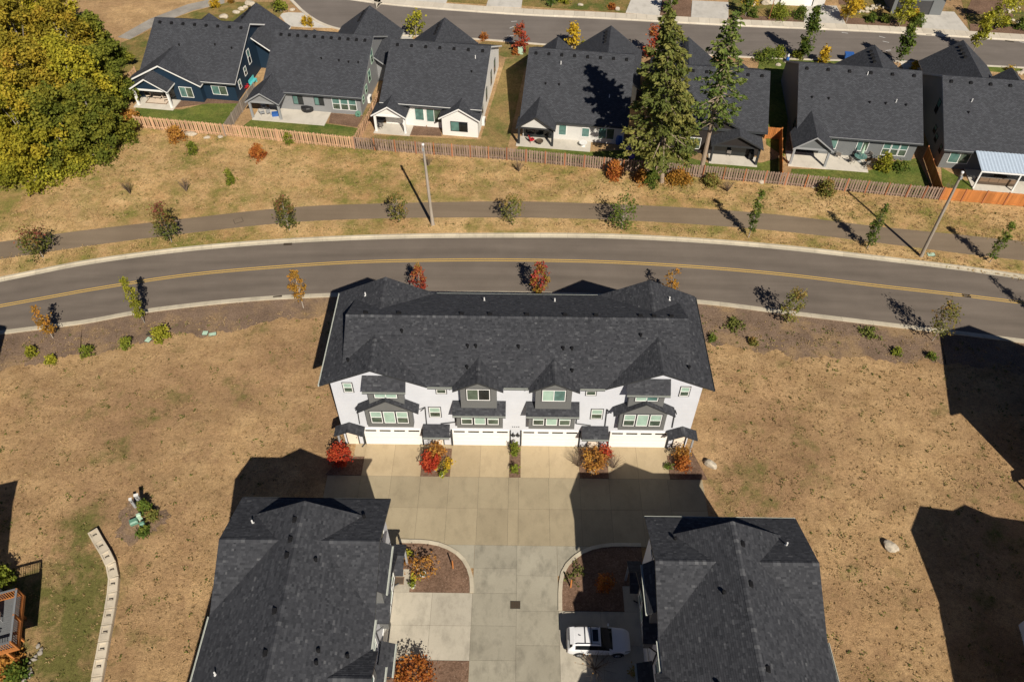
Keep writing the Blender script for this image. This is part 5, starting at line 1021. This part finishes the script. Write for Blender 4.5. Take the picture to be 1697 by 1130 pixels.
# ------------------------------------------------------------------ white sport utility vehicle
def suv(label, loc, rz):
    T = thing('parked_car', label, 'car', (*loc, 0.03), rz)
    # stations along length (x from rear to front): x, half width, z bottom, z belt, half width at roof edge, z roof
    S = [(-2.30, .72, .50, .84, .68, .88), (-2.27, .82, .36, .98, .76, 1.04), (-2.16, .88, .30, 1.08, .74, 1.16), (-1.93, .905, .27, 1.12, .66, 1.56), (-1.80, .915, .25, 1.11, .655, 1.63), (-1.35, .925, .24, 1.10, .655, 1.665), (-.75, .93, .24, 1.08, .66, 1.685), (-.35, .93, .24, 1.06, .66, 1.68), (-.05, .93, .24, 1.05, .65, 1.65), (.02, .93, .24, 1.045, .65, 1.63), (.35, .925, .24, 1.04, .67, 1.46), (.70, .92, .24, 1.03, .71, 1.25), (.96, .915, .25, 1.02, .76, 1.085), (1.04, .915, .25, 1.01, .775, 1.06), (1.45, .905, .26, .98, .77, 1.035), (1.82, .885, .28, .93, .73, .985), (2.06, .83, .31, .84, .66, .89), (2.21, .72, .36, .70, .56, .73), (2.27, .62, .40, .60, .5, .62)]
    n = len(S); V = []; F = []; FM = []
    for x, w, zb, ze, wr, zr in S:
        half = [(0, zb), (w*.86, zb), (w*.985, zb+.12), (w, (zb+ze)*.5), (w*.965, ze-.03), (w*.94, ze), (wr, zr-.045), (wr*.93, zr-.008), (0, zr+.02)]
        V += [(x, y, z) for y, z in half]+[(x, -y, z) for y, z in half[1:-1][::-1]]
    m_ = 16
    for i in range(n-1):
        for k in range(m_):
            j = (k+1) % m_; F.append((i*m_+k, (i+1)*m_+k, (i+1)*m_+j, i*m_+j)); kk = k if k < 8 else 15-k; x = (S[i][0]+S[i+1][0])/2; mt = 0
            if kk == 5 and -1.86 < x < .60: mt = 1
            if kk in (6, 7) and .02 < x < .96: mt = 2
            if kk in (6, 7) and i == 2: mt = 3
            if kk in (0,): mt = 4
            if kk == 1: mt = 4
            if i in (0,) and kk in (3, 4): mt = 5
            if kk == 4 and i in (15, 16): mt = 6
            FM.append(mt)
    F.append(tuple(range(m_))[::1]); FM.append(0); F.append(tuple(range((n-1)*m_, n*m_))[::-1]); FM.append(4)
    me = bpy.data.meshes.new('tmp'); me.from_pydata(V, [], F); me.update()
    ob = bpy.data.objects.new('tmp', me); COL.objects.link(ob); md = ob.modifiers.new('s', 'SUBSURF'); md.levels = 2; md.render_levels = 2
    me.attributes.new('pid', 'INT', 'FACE').data.foreach_set('value', np.array(FM, np.int32)); 
    for nm in ('paint_car', 'pane_black', 'pane_black', 'pane_black', 'car_plastic', 'lamp_red', 'lamp_clear'): me.materials.append(M[nm])
    me.polygons.foreach_set('material_index', np.array(FM, np.int32))
    dg = bpy.context.evaluated_depsgraph_get(); dg.update(); em = bpy.data.meshes.new_from_object(ob.evaluated_get(dg)); bpy.data.objects.remove(ob)
    co = np.zeros(len(em.vertices)*3, np.float32); em.vertices.foreach_get('co', co); co = co.reshape(-1, 3)
    groups = {}
    for pl in em.polygons: groups.setdefault(pl.material_index, []).append(tuple(pl.vertices))
    nm = {0: ('body', 'paint_car'), 1: ('side_window', 'pane_black'), 2: ('windshield', 'pane_black'), 3: ('rear_window', 'pane_black'), 4: ('sill', 'car_plastic'), 5: ('tail_light', 'lamp_red'), 6: ('headlight', 'lamp_clear')}
    for gi, fs in groups.items():
        sets = [fs]
        if gi in (1, 5, 6): sets = [[q for q in fs if co[q[0]][1]+co[q[2]][1] > 0], [q for q in fs if co[q[0]][1]+co[q[2]][1] <= 0]]
        for st_ in sets:
            if not st_: continue
            ids = sorted({v for q in st_ for v in q}); mp = {v: i for i, v in enumerate(ids)}; m2 = bpy.data.meshes.new(nm[gi][0]); m2.from_pydata([tuple(co[v]) for v in ids], [], [tuple(mp[v] for v in q) for q in st_]); m2.polygons.foreach_set('use_smooth', np.ones(len(st_), bool)); m2.materials.append(M[nm[gi][1]]); m2.update(); part(nm[gi][0], m2, T)
    ty = MB().lathe([(.20, -.11), (.33, -.11), (.355, -.06), (.355, .06), (.33, .11), (.20, .11)], 'rubber', 20).mesh('tyre', True)
    rim = MB().lathe([(.22, .0), (.22, .10), (.19, .105), (.185, .06), (.05, .07), (0, .08)], 'car_plastic', 20)
    for k in range(5):
        a = k*2*math.pi/5; c, s_ = math.cos(a), math.sin(a)
        for o_ in (-.045, .045): rim.tube((c*.04, s_*.04, .09), (c*.20-s_*o_, s_*.20+c*o_, .105), .022, .02, 'alloy', 5)
    rim.lathe([(.20, .07), (.215, .112), (.225, .112), (.225, .07)], 'alloy', 20); rim = rim.mesh('rim')
    arch = MB()
    for k in range(10):
        a0, a1 = math.pi*k/10-.1, math.pi*(k+1)/10-.1+(.2 if k == 9 else 0)
        q = lambda a, r_: (math.cos(a)*r_, math.sin(a)*r_)
        arch.face([(*q(a0, .36), 0), (*q(a0, .45), 0), (*q(a1, .45), 0), (*q(a1, .36), 0)], 'car_plastic'); arch.face([(*q(a0, .36), -.18), (*q(a1, .36), -.18), (*q(a1, .36), 0), (*q(a0, .36), 0)], 'rubber'); arch.face([(*q(a0, .45), -.06), (*q(a0, .45), 0), (*q(a1, .45), 0), (*q(a1, .45), -.06)], 'car_plastic')
    arch = arch.mesh('wheel_arch')
    for x in (-1.38, 1.33):
        for s_ in (-1, 1):
            w = part('wheel', ty, T, (x, s_*.83, .34)); w.rotation_euler = (math.pi/2*-s_, 0, 0); part('rim', rim, w, (0, 0, .0))
            ar = part('wheel_arch', arch, T, (x, s_*.937, .36)); ar.rotation_euler = (math.pi/2, 0, 0) if s_ < 0 else (math.pi/2, 0, math.pi)
    for s_ in (-1, 1):
        MB().path([(-1.75, s_*.60, 1.64), (-1.55, s_*.61, 1.72), (-.3, s_*.61, 1.735), (-.02, s_*.60, 1.65)], .022, 'car_plastic').build('roof_rail', T)
        mr = MB().hexa([(.62, s_*.93, 1.02), (.78, s_*.93, 1.02), (.76, s_*1.12, 1.04), (.66, s_*1.12, 1.04), (.63, s_*.93, 1.17), (.76, s_*.93, 1.16), (.74, s_*1.12, 1.15), (.67, s_*1.12, 1.15)], 'paint_car').build('wing_mirror', T)
        for x in (-.78,): MB().box(x-.035, x+.035, s_*.70-.02, s_*.70+.02, 1.10, 1.62, 'car_plastic') if False else None
        for x in (-.95, .05): MB().box(x, x+.2, s_*.925-.015, s_*.925+.015, .90, .93, 'paint_car').build('door_handle', T)
        for x in (-1.15, -.1, .95): MB().box(x-.004, x+.004, s_*.921-.012, s_*.921+.012, .40, .98, 'car_plastic').build('door_seam', T)
    for x in (-1.05, -.62): MB().box(x-.03, x+.03, -.62, .62, 1.725, 1.75, 'car_plastic').build('crossbar', T)
    MB().box(-.52, -.12, -.42, .42, 1.69, 1.703, 'pane_black').build('sunroof', T); MB().hexa([(-1.5, -.02, 1.67), (-1.35, -.02, 1.68), (-1.35, .02, 1.68), (-1.5, .02, 1.67), (-1.5, -.01, 1.76), (-1.42, -.01, 1.72), (-1.42, .01, 1.72), (-1.5, .01, 1.76)], 'car_plastic').build('antenna', T)
    MB().hexa([(-2.12, -.60, 1.56), (-1.82, -.62, 1.62), (-1.82, .62, 1.62), (-2.12, .60, 1.56), (-2.12, -.60, 1.59), (-1.82, -.62, 1.66), (-1.82, .62, 1.66), (-2.12, .60, 1.59)], 'paint_car').build('spoiler', T)
    MB().box(2.2, 2.27, -.45, .45, .38, .56, 'car_plastic').build('grille', T); MB().box(-2.325, -2.27, -.72, .72, .36, .5, 'car_plastic').build('rear_bumper', T)
    return T
suv('white sport utility car parked half in shadow on the right pad', (6.12, -17.22), 0.)

# ------------------------------------------------------------------ small things on the townhouse side
for q, lab in (((-4.71, -11.49), 'orange timber stake in the left curved bed'), ((4.31, -12.90), 'orange timber stake in the right curved bed')):
    T = thing('timber_stake', lab, 'stake', q, .2, 'orange timber stakes'); MB().box(-.05, .05, -.05, .05, -.1, 1.25, 'wood_orange').build('stake', T); MB().hexa([(-.05, -.05, 1.251), (.05, -.05, 1.251), (.05, .05, 1.251), (-.05, .05, 1.251), (-.015, -.015, 1.31), (.015, -.015, 1.31), (.015, .015, 1.31), (-.015, .015, 1.31)], 'wood_orange').build('point', T)
def pot(label, q, r_, h, mat, plant, seed):
    T = thing('plant_pot', label, 'plant pot', (*q, .05), 0, 'plant pots'); MB().lathe([(0, 0), (r_*.72, 0), (r_, h), (r_*1.08, h), (r_*1.08, h+.04), (r_*.9, h+.04), (r_*.86, h-.05)], mat, 16).build('pot', T); MB().lathe([(r_*.88, h-.04), (0, h-.02)], 'soil', 16).build('soil', T)
    g_ = np.random.default_rng(seed); n = 60; C = np.c_[g_.normal(size=(n, 2))*r_*.5, h+np.abs(g_.normal(size=n))*.16]; part('plant', leafmesh('plant', C, .12, plant, g_.random(n), seed=seed), T)
pot('upper white round pot in the left curved bed', (-7.37, -11.50), .24, .34, 'plastic_white', 'leaf_rust', 1); pot('lower white round pot in the left curved bed', (-6.98, -12.14), .24, .34, 'plastic_white', 'leaf_maple', 2); pot('white pot with green plant at the corner of the left curved bed', (-7.68, -13.07), .22, .34, 'plastic_white', 'leaf_bright', 3)
pot('white pot in the bed between first and second garage', (-6.77, -2.63), .17, .2, 'plastic_white', 'leaf_yellow', 4); pot('front white pot in the bed between first and second garage', (-6.24, -3.22), .16, .2, 'plastic_white', 'leaf_bright', 5); pot('tiny white pot by the left end porch door of left block', (-9.18, -12.80), .1, .16, 'plastic_white', 'leaf_green', 6)
for i, (q, w, h, mt, lab) in enumerate([((-5.72, -1.89), .7, .5, 'leaf_yellow', 'yellow flowering plant nearest the second garage'), ((-5.95, -3.04), .7, .45, 'leaf_lime', 'lime plant at the front of the bed by the second garage'), ((-5.69, -2.38), .5, .4, 'leaf_yellow', 'small yellow plant in the bed by the second garage'), ((-6.32, -2.20), .5, .35, 'leaf_sparse', 'small dull plant in the middle of that bed'), ((-8.31, -10.46), .7, .5, 'leaf_lime', 'yellow-green plant at the wall of the left curved bed'), ((-7.52, -12.34), .7, .5, 'leaf_lime', 'yellow-green plant below the white pots'), ((-8.25, -11.06), .5, .4, 'leaf_rust', 'rust plant at the wall of the left curved bed'), ((4.94, -11.67), 1.3, .35, 'leaf_weed', 'thin weeds in the sunny corner of the right curved bed'), ((4.45, -12.27), 1.0, .3, 'leaf_weed', 'low weeds beside the right orange stake'), ((13.07, -2.10), .6, .5, 'leaf_green', 'small green plant right of the fourth garage'), ((8.53, -19.11), 1.2, .9, 'leaf_sparse', 'dull shrub in the shaded bed below the car')]):
    shrub(lab, q, w, h, mt, 900+i, 90, .12, 'plant', 'small garden plants', 'garden_plant')
def drain(label, q, w, d, z, rz=0.):
    T = thing('drain_grate', label, 'drain', (*q, z), rz, 'drain grates'); MB().box(-w/2, w/2, -d/2, d/2, -.03, .002, 'soil').build('pit', T); fr = MB()
    for a in ((-w/2, w/2, -d/2, -d/2+.05), (-w/2, w/2, d/2-.05, d/2), (-w/2, -w/2+.05, -d/2+.05, d/2-.05), (w/2-.05, w/2, -d/2+.05, d/2-.05)): fr.box(*a, .003, .016, 'iron')
    fr.build('frame', T); n = int(w/.11)
    for i in range(1, n): MB().box(-w/2+w*i/n-.02, -w/2+w*i/n+.02, -d/2+.051, d/2-.051, .003, .014, 'iron').build('bar', T)
drain('square iron drain grate in the middle of the lane', (0.12, -14.34), .75, .6, .033); drain('kerb drain on the far side of the main road', (-25.17, 26.06), .9, .34, .03, R(5)); drain('kerb drain on the near side of the main road', (-24.55, 17.88), .9, .34, .03, R(9)); drain('kerb drain on the far side of the upper street', (61.69, 75.39), .8, .3, .03, R(-5)); drain('second kerb drain on the far side of the upper street', (-2.30, 81.46), .8, .3, .03, R(-6))
def lid(label, q, w, d, mat, rz=0., z=.012): T = thing('access_cover', label, 'access cover', (*q, z), rz, 'utility access covers'); MB().box(-w/2, w/2, -d/2, d/2, -.02, .03, mat).build('lid', T); MB().box(-w/2-.05, w/2+.05, -d/2-.05, d/2+.05, -.02, .012, 'iron').build('frame', T)
lid('square lid in the path on the left', (-31.56, 29.98), .9, .7, 'asphalt_path', .5); lid('left teal lid on the mulch strip', (-30.59, 12.78), .5, .5, 'plastic_palegreen'); lid('right teal lid on the mulch strip', (-29.83, 12.63), .7, .4, 'plastic_palegreen', .3); lid('teal lid below the dark hole on the mulch strip', (-35.86, 11.82), .5, .6, 'plastic_palegreen', -.3); lid('dark lid on the left mulch strip', (-36.02, 12.70), .5, .5, 'iron'); lid('grey-blue lid beside the leaning pole foot', (44.89, 25.55), .8, .5, 'plastic_palegreen')
lid('dark rectangular lid on the upper street', (53.66, 69.38), .9, .8, 'iron'); lid('dark lid on the upper street at the right', (73.10, 73.56), 1.1, .25, 'iron', -.3)
for i, (q, sc_, lab) in enumerate([((-30.97, -6.52), 1.25, 'left pale marker post beside the green shrub'), ((-30.50, -6.29), 1.5, 'right broader pale marker post beside the green shrub')]):
    T = thing('marker_post', lab, 'marker post', q, .3, 'pale utility marker posts'); w = .10+.06*i; MB().box(-w, w, -.09, .09, -.1, sc_, 'trim_grey').build('post', T); MB().box(-w-.02, w+.02, -.11, .11, sc_+.001, sc_+.06, 'plastic_white').build('cap', T)
    MB().box(-.05, .05, -.10, -.091, sc_-.35, sc_-.22, 'iron').build('plate', T)
for i, (q, w, h, mt, lab) in enumerate([((-30.16, -7.61), .16, .7, 'plastic_palegreen', 'pale green utility pedestal nearest the marker posts'), ((-29.69, -8.30), .18, .6, 'plastic_green', 'darker green utility pedestal below the pale one'), ((-30.59, -7.94), .3, .3, 'plastic_green', 'low dark utility box left of the green pedestals')]):
    T = thing('utility_pedestal', lab, 'utility box', q, .5, 'green utility pedestals'); MB().box(-w, w, -w*.8, w*.8, -.1, h, mt).build('body', T); MB().hexa([(-w-.02, -w*.8-.02, h+.001), (w+.02, -w*.8-.02, h+.001), (w+.02, w*.8+.02, h+.001), (-w-.02, w*.8+.02, h+.001), (-w*.7, -w*.5, h+.1), (w*.7, -w*.5, h+.1), (w*.7, w*.5, h+.1), (-w*.7, w*.5, h+.1)], mt).build('lid', T)
T = thing('utility_cabinet', 'pale green utility cabinet under the orange-red tree at the far street', 'utility box', (0.13, 68.50), R(-7)); MB().box(-.35, .35, -.35, .35, 0, 1.0, 'plastic_palegreen').build('body', T); MB().box(-.38, .38, -.38, .38, 1.001, 1.08, 'plastic_palegreen').build('lid', T)
T = thing('doormat', 'brown doormat at the porch of the left block', 'doormat', (*(-8.84, -12.56), .031), 0); MB().box(-.45, .45, -.3, .3, 0, .02, 'fabric_brown').build('mat', T); MB().box(-.40, .40, -.25, .25, .021, .025, 'fabric_wicker').build('inlay', T)

# ------------------------------------------------------------------ garden furniture
def chair(label, loc, rz, mat, fm='metal_black', w=.6, low=False, z=.1, group='garden chairs'):
    T = thing('garden_chair', label, 'chair', (*loc, z), rz, group); s = .38
    MB().box(-w/2, w/2, -.28, .28, s, s+.10, mat).build('seat', T); MB().hexa([(-w/2, .22, s+.08), (w/2, .22, s+.08), (w/2, .30, s+.08), (-w/2, .30, s+.08), (-w/2, .34, s+.55), (w/2, .34, s+.55), (w/2, .42, s+.55), (-w/2, .42, s+.55)], mat).build('backrest', T)
    for x in (-w/2+.03, w/2-.03):
        for y in (-.25, .25): MB().tube((x, y, 0), (x, y, s), .022, .022, fm, 5).build('leg', T)
        MB().box(x-.035, x+.035, -.27, .27, s+.25, s+.29, fm).build('armrest', T)
def table(label, loc, rz, w, d, h, mat, fm='metal_black', z=.1, round_=False):
    T = thing('garden_table', label, 'table', (*loc, z), rz, 'garden tables')
    (MB().lathe([(0, h), (w/2, h), (w/2, h+.04), (0, h+.045)], mat, 18) if round_ else MB().box(-w/2, w/2, -d/2, d/2, h, h+.05, mat)).build('tabletop', T)
    for x in (-w*.32, w*.32):
        for y in (-d*.32, d*.32): MB().tube((x, y, 0), (x, y, h), .025, .025, fm, 5).build('leg', T)
P1 = 'cream armchair '
chair(P1+'left on the navy house porch', (-49.88, 55.43), R(-60), 'fabric_cream', w=.75); chair(P1+'right on the navy house porch', (-47.22, 54.73), R(110), 'fabric_cream', w=.75); chair('cream sofa at the back of the navy house porch', (-48.51, 56.53), R(-7), 'fabric_cream', w=1.8); table('low cream table on the navy house porch', (-48.49, 55.16), R(-7), 1.1, .6, .35, 'fabric_cream')
T = thing('outdoor_rug', 'patterned rug on the navy house porch', 'rug', (*(-48.35, 54.71), .104), R(-7)); MB().box(-1.5, 1.5, -.8, .8, 0, .012, 'fabric_brown').build('field', T); MB().box(-1.35, 1.35, -.65, .65, .013, .016, 'fabric_cream').build('inlay', T)
for i, q in enumerate([((-37.64, 57.35)), ((-37.30, 57.98))]): chair(['front red chair', 'rear red chair'][i]+' beside the navy house', q, R(80), 'plastic_red', 'plastic_red', z=0.)
T = thing('garden_bench', 'turquoise bench against the navy house wall', 'bench', (-36.60, 59.25), R(80)); MB().box(-.8, .8, -.22, .22, .42, .5, 'plastic_turquoise').build('seat', T); MB().box(-.8, .8, .2, .27, .51, .95, 'plastic_turquoise').build('backrest', T)
for x in (-.7, .7): MB().box(x-.04, x+.04, -.2, .2, 0, .419, 'plastic_turquoise').build('leg', T)
T = thing('covered_grill', 'round black covered fire pit on the grey house patio', 'patio cover', (*(-27.91, 52.87), .1), 0); MB().lathe([(.85, 0), (.9, .5), (.78, .62), (.2, .72), (0, .72)], 'metal_black', 12).build('cover', T); MB().lathe([(.2, .721), (.08, .78), (0, .79)], 'metal_black', 8).build('knob', T)
for i, (q, a) in enumerate([((-33.65, 52.76), 40), ((-32.84, 51.61), 200), ((-33.60, 51.45), 120)]): chair(['rear', 'right', 'left'][i]+' wire chair on the grey house porch', q, R(a), 'trim_grey', 'trim_grey', .5)
T = thing('cooler', 'blue cooler on the grey house porch', 'cooler', (*(-31.91, 51.34), .1), .2); MB().box(-.4, .4, -.25, .25, 0, .4, 'plastic_blue').build('body', T); MB().box(-.42, .42, -.27, .27, .401, .47, 'plastic_blue').build('lid', T)
T = thing('hose_reel', 'green hose reel at the corner of the grey house', 'hose reel', (-21.08, 51.54), 0); MB().lathe([(.12, -.2), (.36, -.2), (.36, -.12), (.2, -.1), (.2, .1), (.36, .12), (.36, .2), (.12, .2)], 'plastic_green', 14).build('reel', T).rotation_euler = (math.pi/2, 0, 0); MB().box(-.06, .06, -.3, .3, -.3, -.21, 'metal_black').build('foot', T); T.location.z = .36
table('dark round table on the white house porch', (-17.90, 49.48), 0, 1.2, 1.2, .7, 'metal_black', round_=True)
for i, (q, a) in enumerate([((-18.43, 50.03), 60), ((-17.51, 50.19), -40), ((-17.81, 48.78), 180)]): chair(['left', 'rear', 'front'][i]+' dark chair at the white house porch table', q, R(a), 'fabric_grey', 'metal_black', .5)
T = thing('kettle_grill', 'round kettle grill at the front of the white house porch', 'grill', (*(-18.07, 48.36), .1), 0); MB().lathe([(0, .5), (.2, .55), (.28, .72), (.28, .75), (.2, .9), (0, .95)], 'metal_black', 12).build('bowl', T)
for k in range(3): MB().tube((.12*math.cos(k*2.1), .12*math.sin(k*2.1), .55), (.28*math.cos(k*2.1), .28*math.sin(k*2.1), 0), .02, .02, 'metal_black', 5).build('leg', T)
T = thing('fire_pit', 'round rusty fire pit on the fir-shadow house patio', 'fire pit', (*(2.60, 45.64), .1), 0); MB().lathe([(.1, .1), (.45, .3), (.48, .42), (.42, .42), (.3, .25), (0, .22)], 'fabric_wicker', 14).build('bowl', T); MB().lathe([(.25, 0), (.12, .12)], 'metal_black', 10).build('foot', T)
for i, (q, a) in enumerate([((1.31, 46.95), 60), ((1.85, 47.36), 0), ((1.61, 45.89), 110), ((3.53, 46.86), -60)]): chair(['left dark', 'rear dark', 'red', 'right dark'][i]+' chair on the fir-shadow house porch', q, R(a), 'plastic_red' if i == 2 else 'metal_black', 'metal_black', .55)
T = thing('toy_table', 'white play table on the fir-shadow house patio', 'table', (*(8.05, 45.21), .1), 0); MB().lathe([(0, .42), (.5, .42), (.52, .5), (0, .5)], 'plastic_white', 12).build('top', T); MB().lathe([(.3, 0), (.2, .42)], 'plastic_white', 10).build('foot', T)
T = thing('rain_barrel', 'blue barrel against the fir-shadow house wall', 'barrel', (12.58, 45.95), 0); MB().lathe([(0, 0), (.38, 0), (.45, .4), (.45, .9), (.38, 1.25), (0, 1.3)], 'plastic_blue', 14).build('barrel', T); MB().lathe([(.46, .4), (.47, .45), (.46, .5)], 'plastic_blue', 14).build('hoop', T)
T = thing('play_slide', 'purple child slide behind the weathered fence', 'slide', (13.59, 43.62), R(20))
MB().hexa([(-.3, -1.1, .05), (.3, -1.1, .05), (.3, .5, 1.05), (-.3, .5, 1.05), (-.3, -1.1, .1), (.3, -1.1, .1), (.3, .5, 1.1), (-.3, .5, 1.1)], 'plastic_purple').build('chute', T)
for s_ in (-.32, .32): MB().hexa([(s_-.03, -1.1, .06), (s_+.03, -1.1, .06), (s_+.03, .5, 1.06), (s_-.03, .5, 1.06), (s_-.03, -1.1, .28), (s_+.03, -1.1, .28), (s_+.03, .5, 1.28), (s_-.03, .5, 1.28)], 'plastic_purple').build('side', T); MB().tube((s_, .5, 1.05), (s_, .9, 0), .04, .04, 'plastic_turquoise', 6).build('leg', T)
T = thing('gas_grill', 'black gas grill on the black house porch', 'grill', (*(28.61, 43.12), .1), R(80)); MB().box(-.6, .6, -.3, .3, .1, .85, 'metal_black').build('cabinet', T); MB().hexa([(-.45, -.28, .86), (.45, -.28, .86), (.45, .28, .86), (-.45, .28, .86), (-.4, -.2, 1.2), (.4, -.2, 1.2), (.4, .2, 1.2), (-.4, .2, 1.2)], 'metal_black').build('hood', T)
table('white table on the black house porch', (26.53, 43.98), R(-7), 1.5, .7, .7, 'trim_grey')
for i, (q, a) in enumerate([((26.01, 43.59), 160), ((27.12, 44.38), -20)]): chair(['front', 'rear'][i]+' chair at the white table on the black house porch', q, R(a), 'fabric_grey', 'metal_black', .5)
T = thing('patio_table', 'round glass patio table with a folded grey parasol', 'table', (*(41.87, 42.60), .1), 0); MB().lathe([(0, .7), (.75, .7), (.75, .73), (0, .735)], 'pane_teal', 20).build('tabletop', T); MB().lathe([(.3, 0), (.04, .08), (.03, 2.3)], 'trim_grey', 8).build('stand', T); MB().lathe([(.14, 1.1), (.22, 1.25), (.12, 1.9), (.03, 2.35)], 'plastic_palegreen', 8).build('parasol', T)
for i, a in enumerate((20, 110, 200, 290)): c_ = (41.87, 42.60); chair(['right', 'rear', 'left', 'front'][i]+' chair at the glass patio table', (c_[0]+1.15*math.cos(R(a)), c_[1]+1.15*math.sin(R(a))), R(a-90), 'fabric_grey', 'metal_black', .52)
chair('lounge chair left of the glass patio table', (39.46, 43.32), R(150), 'fabric_grey', 'trim_grey', .6)
T = thing('bicycle', 'small bicycle standing by the glass patio table', 'bicycle', (*(42.66, 41.00), .1), R(12))
for x in (-.5, .5):
    wmb = MB()
    for k in range(14): a, b = k*2*math.pi/14, (k+1)*2*math.pi/14; wmb.tube((x+.3*math.cos(a), 0, .3+.3*math.sin(a)), (x+.3*math.cos(b), 0, .3+.3*math.sin(b)), .02, .02, 'rubber', 4, cap=False)
    wmb.build('wheel', T)
MB().path([(-.5, 0, .3), (-.2, 0, .65), (.35, 0, .65), (.5, 0, .3)], .02, 'metal_black').path([(-.2, 0, .65), (.0, 0, .3), (.35, 0, .65)], .02, 'metal_black').path([(-.5, 0, .3), (0, 0, .3)], .02, 'metal_black').build('frame', T); MB().path([(.38, -.25, .85), (.38, .25, .85)], .018, 'metal_black').path([(.35, 0, .65), (.38, 0, .85)], .018, 'metal_black').build('handlebar', T); MB().box(-.32, -.1, -.06, .06, .72, .77, 'metal_black').build('saddle', T)
T = thing('outdoor_sofa', 'brown wicker sofa with its back to the fence under the corrugated cover', 'sofa', (*(56.79, 38.23), .1), R(173)); MB().box(-2.2, 2.2, -.45, .35, .05, .42, 'fabric_wicker').build('base', T)
for i in range(4): MB().box(-2.15+i*1.08, -1.12+i*1.08, -.4, .2, .421, .56, 'fabric_grey').build('seat_cushion', T); MB().hexa([(-2.15+i*1.08, .2, .43), (-1.12+i*1.08, .2, .43), (-1.12+i*1.08, .36, .43), (-2.15+i*1.08, .36, .43), (-2.15+i*1.08, .3, .95), (-1.12+i*1.08, .3, .95), (-1.12+i*1.08, .42, .95), (-2.15+i*1.08, .42, .95)], 'fabric_brown').build('back_cushion', T)
chair('white chair under the corrugated cover', (58.93, 39.94), R(-30), 'fabric_cream', 'trim_white', .7); table('dark table under the corrugated cover', (57.68, 39.20), R(-7), 1.4, .7, .4, 'fabric_wicker')
T = thing('wheelie_bin', 'blue bin at the kerb behind the glass-table house', 'bin', (47.21, 67.33), R(-7)); MB().hexa([(-.45, -.3, 0), (.45, -.3, 0), (.45, .3, 0), (-.45, .3, 0), (-.6, -.4, 1.1), (.6, -.4, 1.1), (.6, .4, 1.1), (-.6, .4, 1.1)], 'plastic_blue').build('body', T); MB().box(-.62, .62, -.42, .42, 1.101, 1.18, 'plastic_blue').build('lid', T)
T = thing('garden_figure', 'small blue and white garden figure on a round base', 'figure', (38.41, 66.82), 0); MB().lathe([(.5, 0), (.5, .1), (0, .12)], 'rock_pale', 14).build('base', T); MB().lathe([(.22, .1), (.26, .5), (.16, .8), (0, .82)], 'plastic_blue', 12).build('body', T); MB().lathe([(.14, .8), (.16, .95), (.1, 1.1), (0, 1.3)], 'plastic_white', 12).build('head', T)
T = thing('lamp_post', 'slim rusty post among the top garden shrubs', 'post', (38.49, 79.78), 0); MB().tube((0, 0, -.1), (.1, 0, 4.6), .07, .05, 'wood_postorange', 8).build('post', T); MB().box(-.15, .25, -.1, .1, 4.55, 4.75, 'iron').build('lamp', T)
# deck furniture, left block
z = 2.92
for q, a, lab in (((-36.2, -19.0), 100, 'tan lounge chair on the left timber deck'), ((-36.0, -17.2), 20, 'wicker chair in the corner of the left timber deck')): chair(lab, q, R(a), 'fabric_cream', 'trim_grey', .65, z=z)
for i, (q, mt, lab) in enumerate([((-35.6, -18.4), 'leaf_lime', 'potted yellow-green plant in the middle of the left deck'), ((-36.7, -17.4), 'leaf_yellow', 'potted yellow plant at the back of the left deck'), ((-35.4, -19.9), 'leaf_green', 'potted plant at the front rail of the left deck')]): pot(lab, q, .22, .3, 'fabric_brown', mt, 30+i); bpy.context.view_layer.update()
for o in bpy.data.objects:
    if o.name.startswith('plant_pot') and 'left deck' in o.get('label', ''): o.location.z = z
g = random.Random(9)
for i in range(16): rock(ORD[i] + ' stone from the top of the rubble strip below the left deck', (-33.9+g.gauss(0, .3)-.12*i*.2, -17.9-.24*i), g.uniform(.12, .3), g.uniform(.12, .25), .15, 700+i, 'rock_grey', group='stones of the rubble strip')
# utility paint marks on the street
for i, q in enumerate([(49.14, 75.71), (54.42, 74.49), (54.51, 73.01), (54.08, 70.46), (58.76, 74.77), (74.94, 73.23), (-0.94, 78.38), (-1.29, 76.42), (-1.43, 73.75), (8.79, 75.85)]):
    tag(MB().box(-.45, .45, -.06, .06, 0, .004, 'white_paint').build('paint_mark'), kind='structure').location = (*q, .012)
    bpy.data.objects['paint_mark' if i == 0 else 'paint_mark.%03d' % i].rotation_euler = (0, 0, g.uniform(-.6, .9))
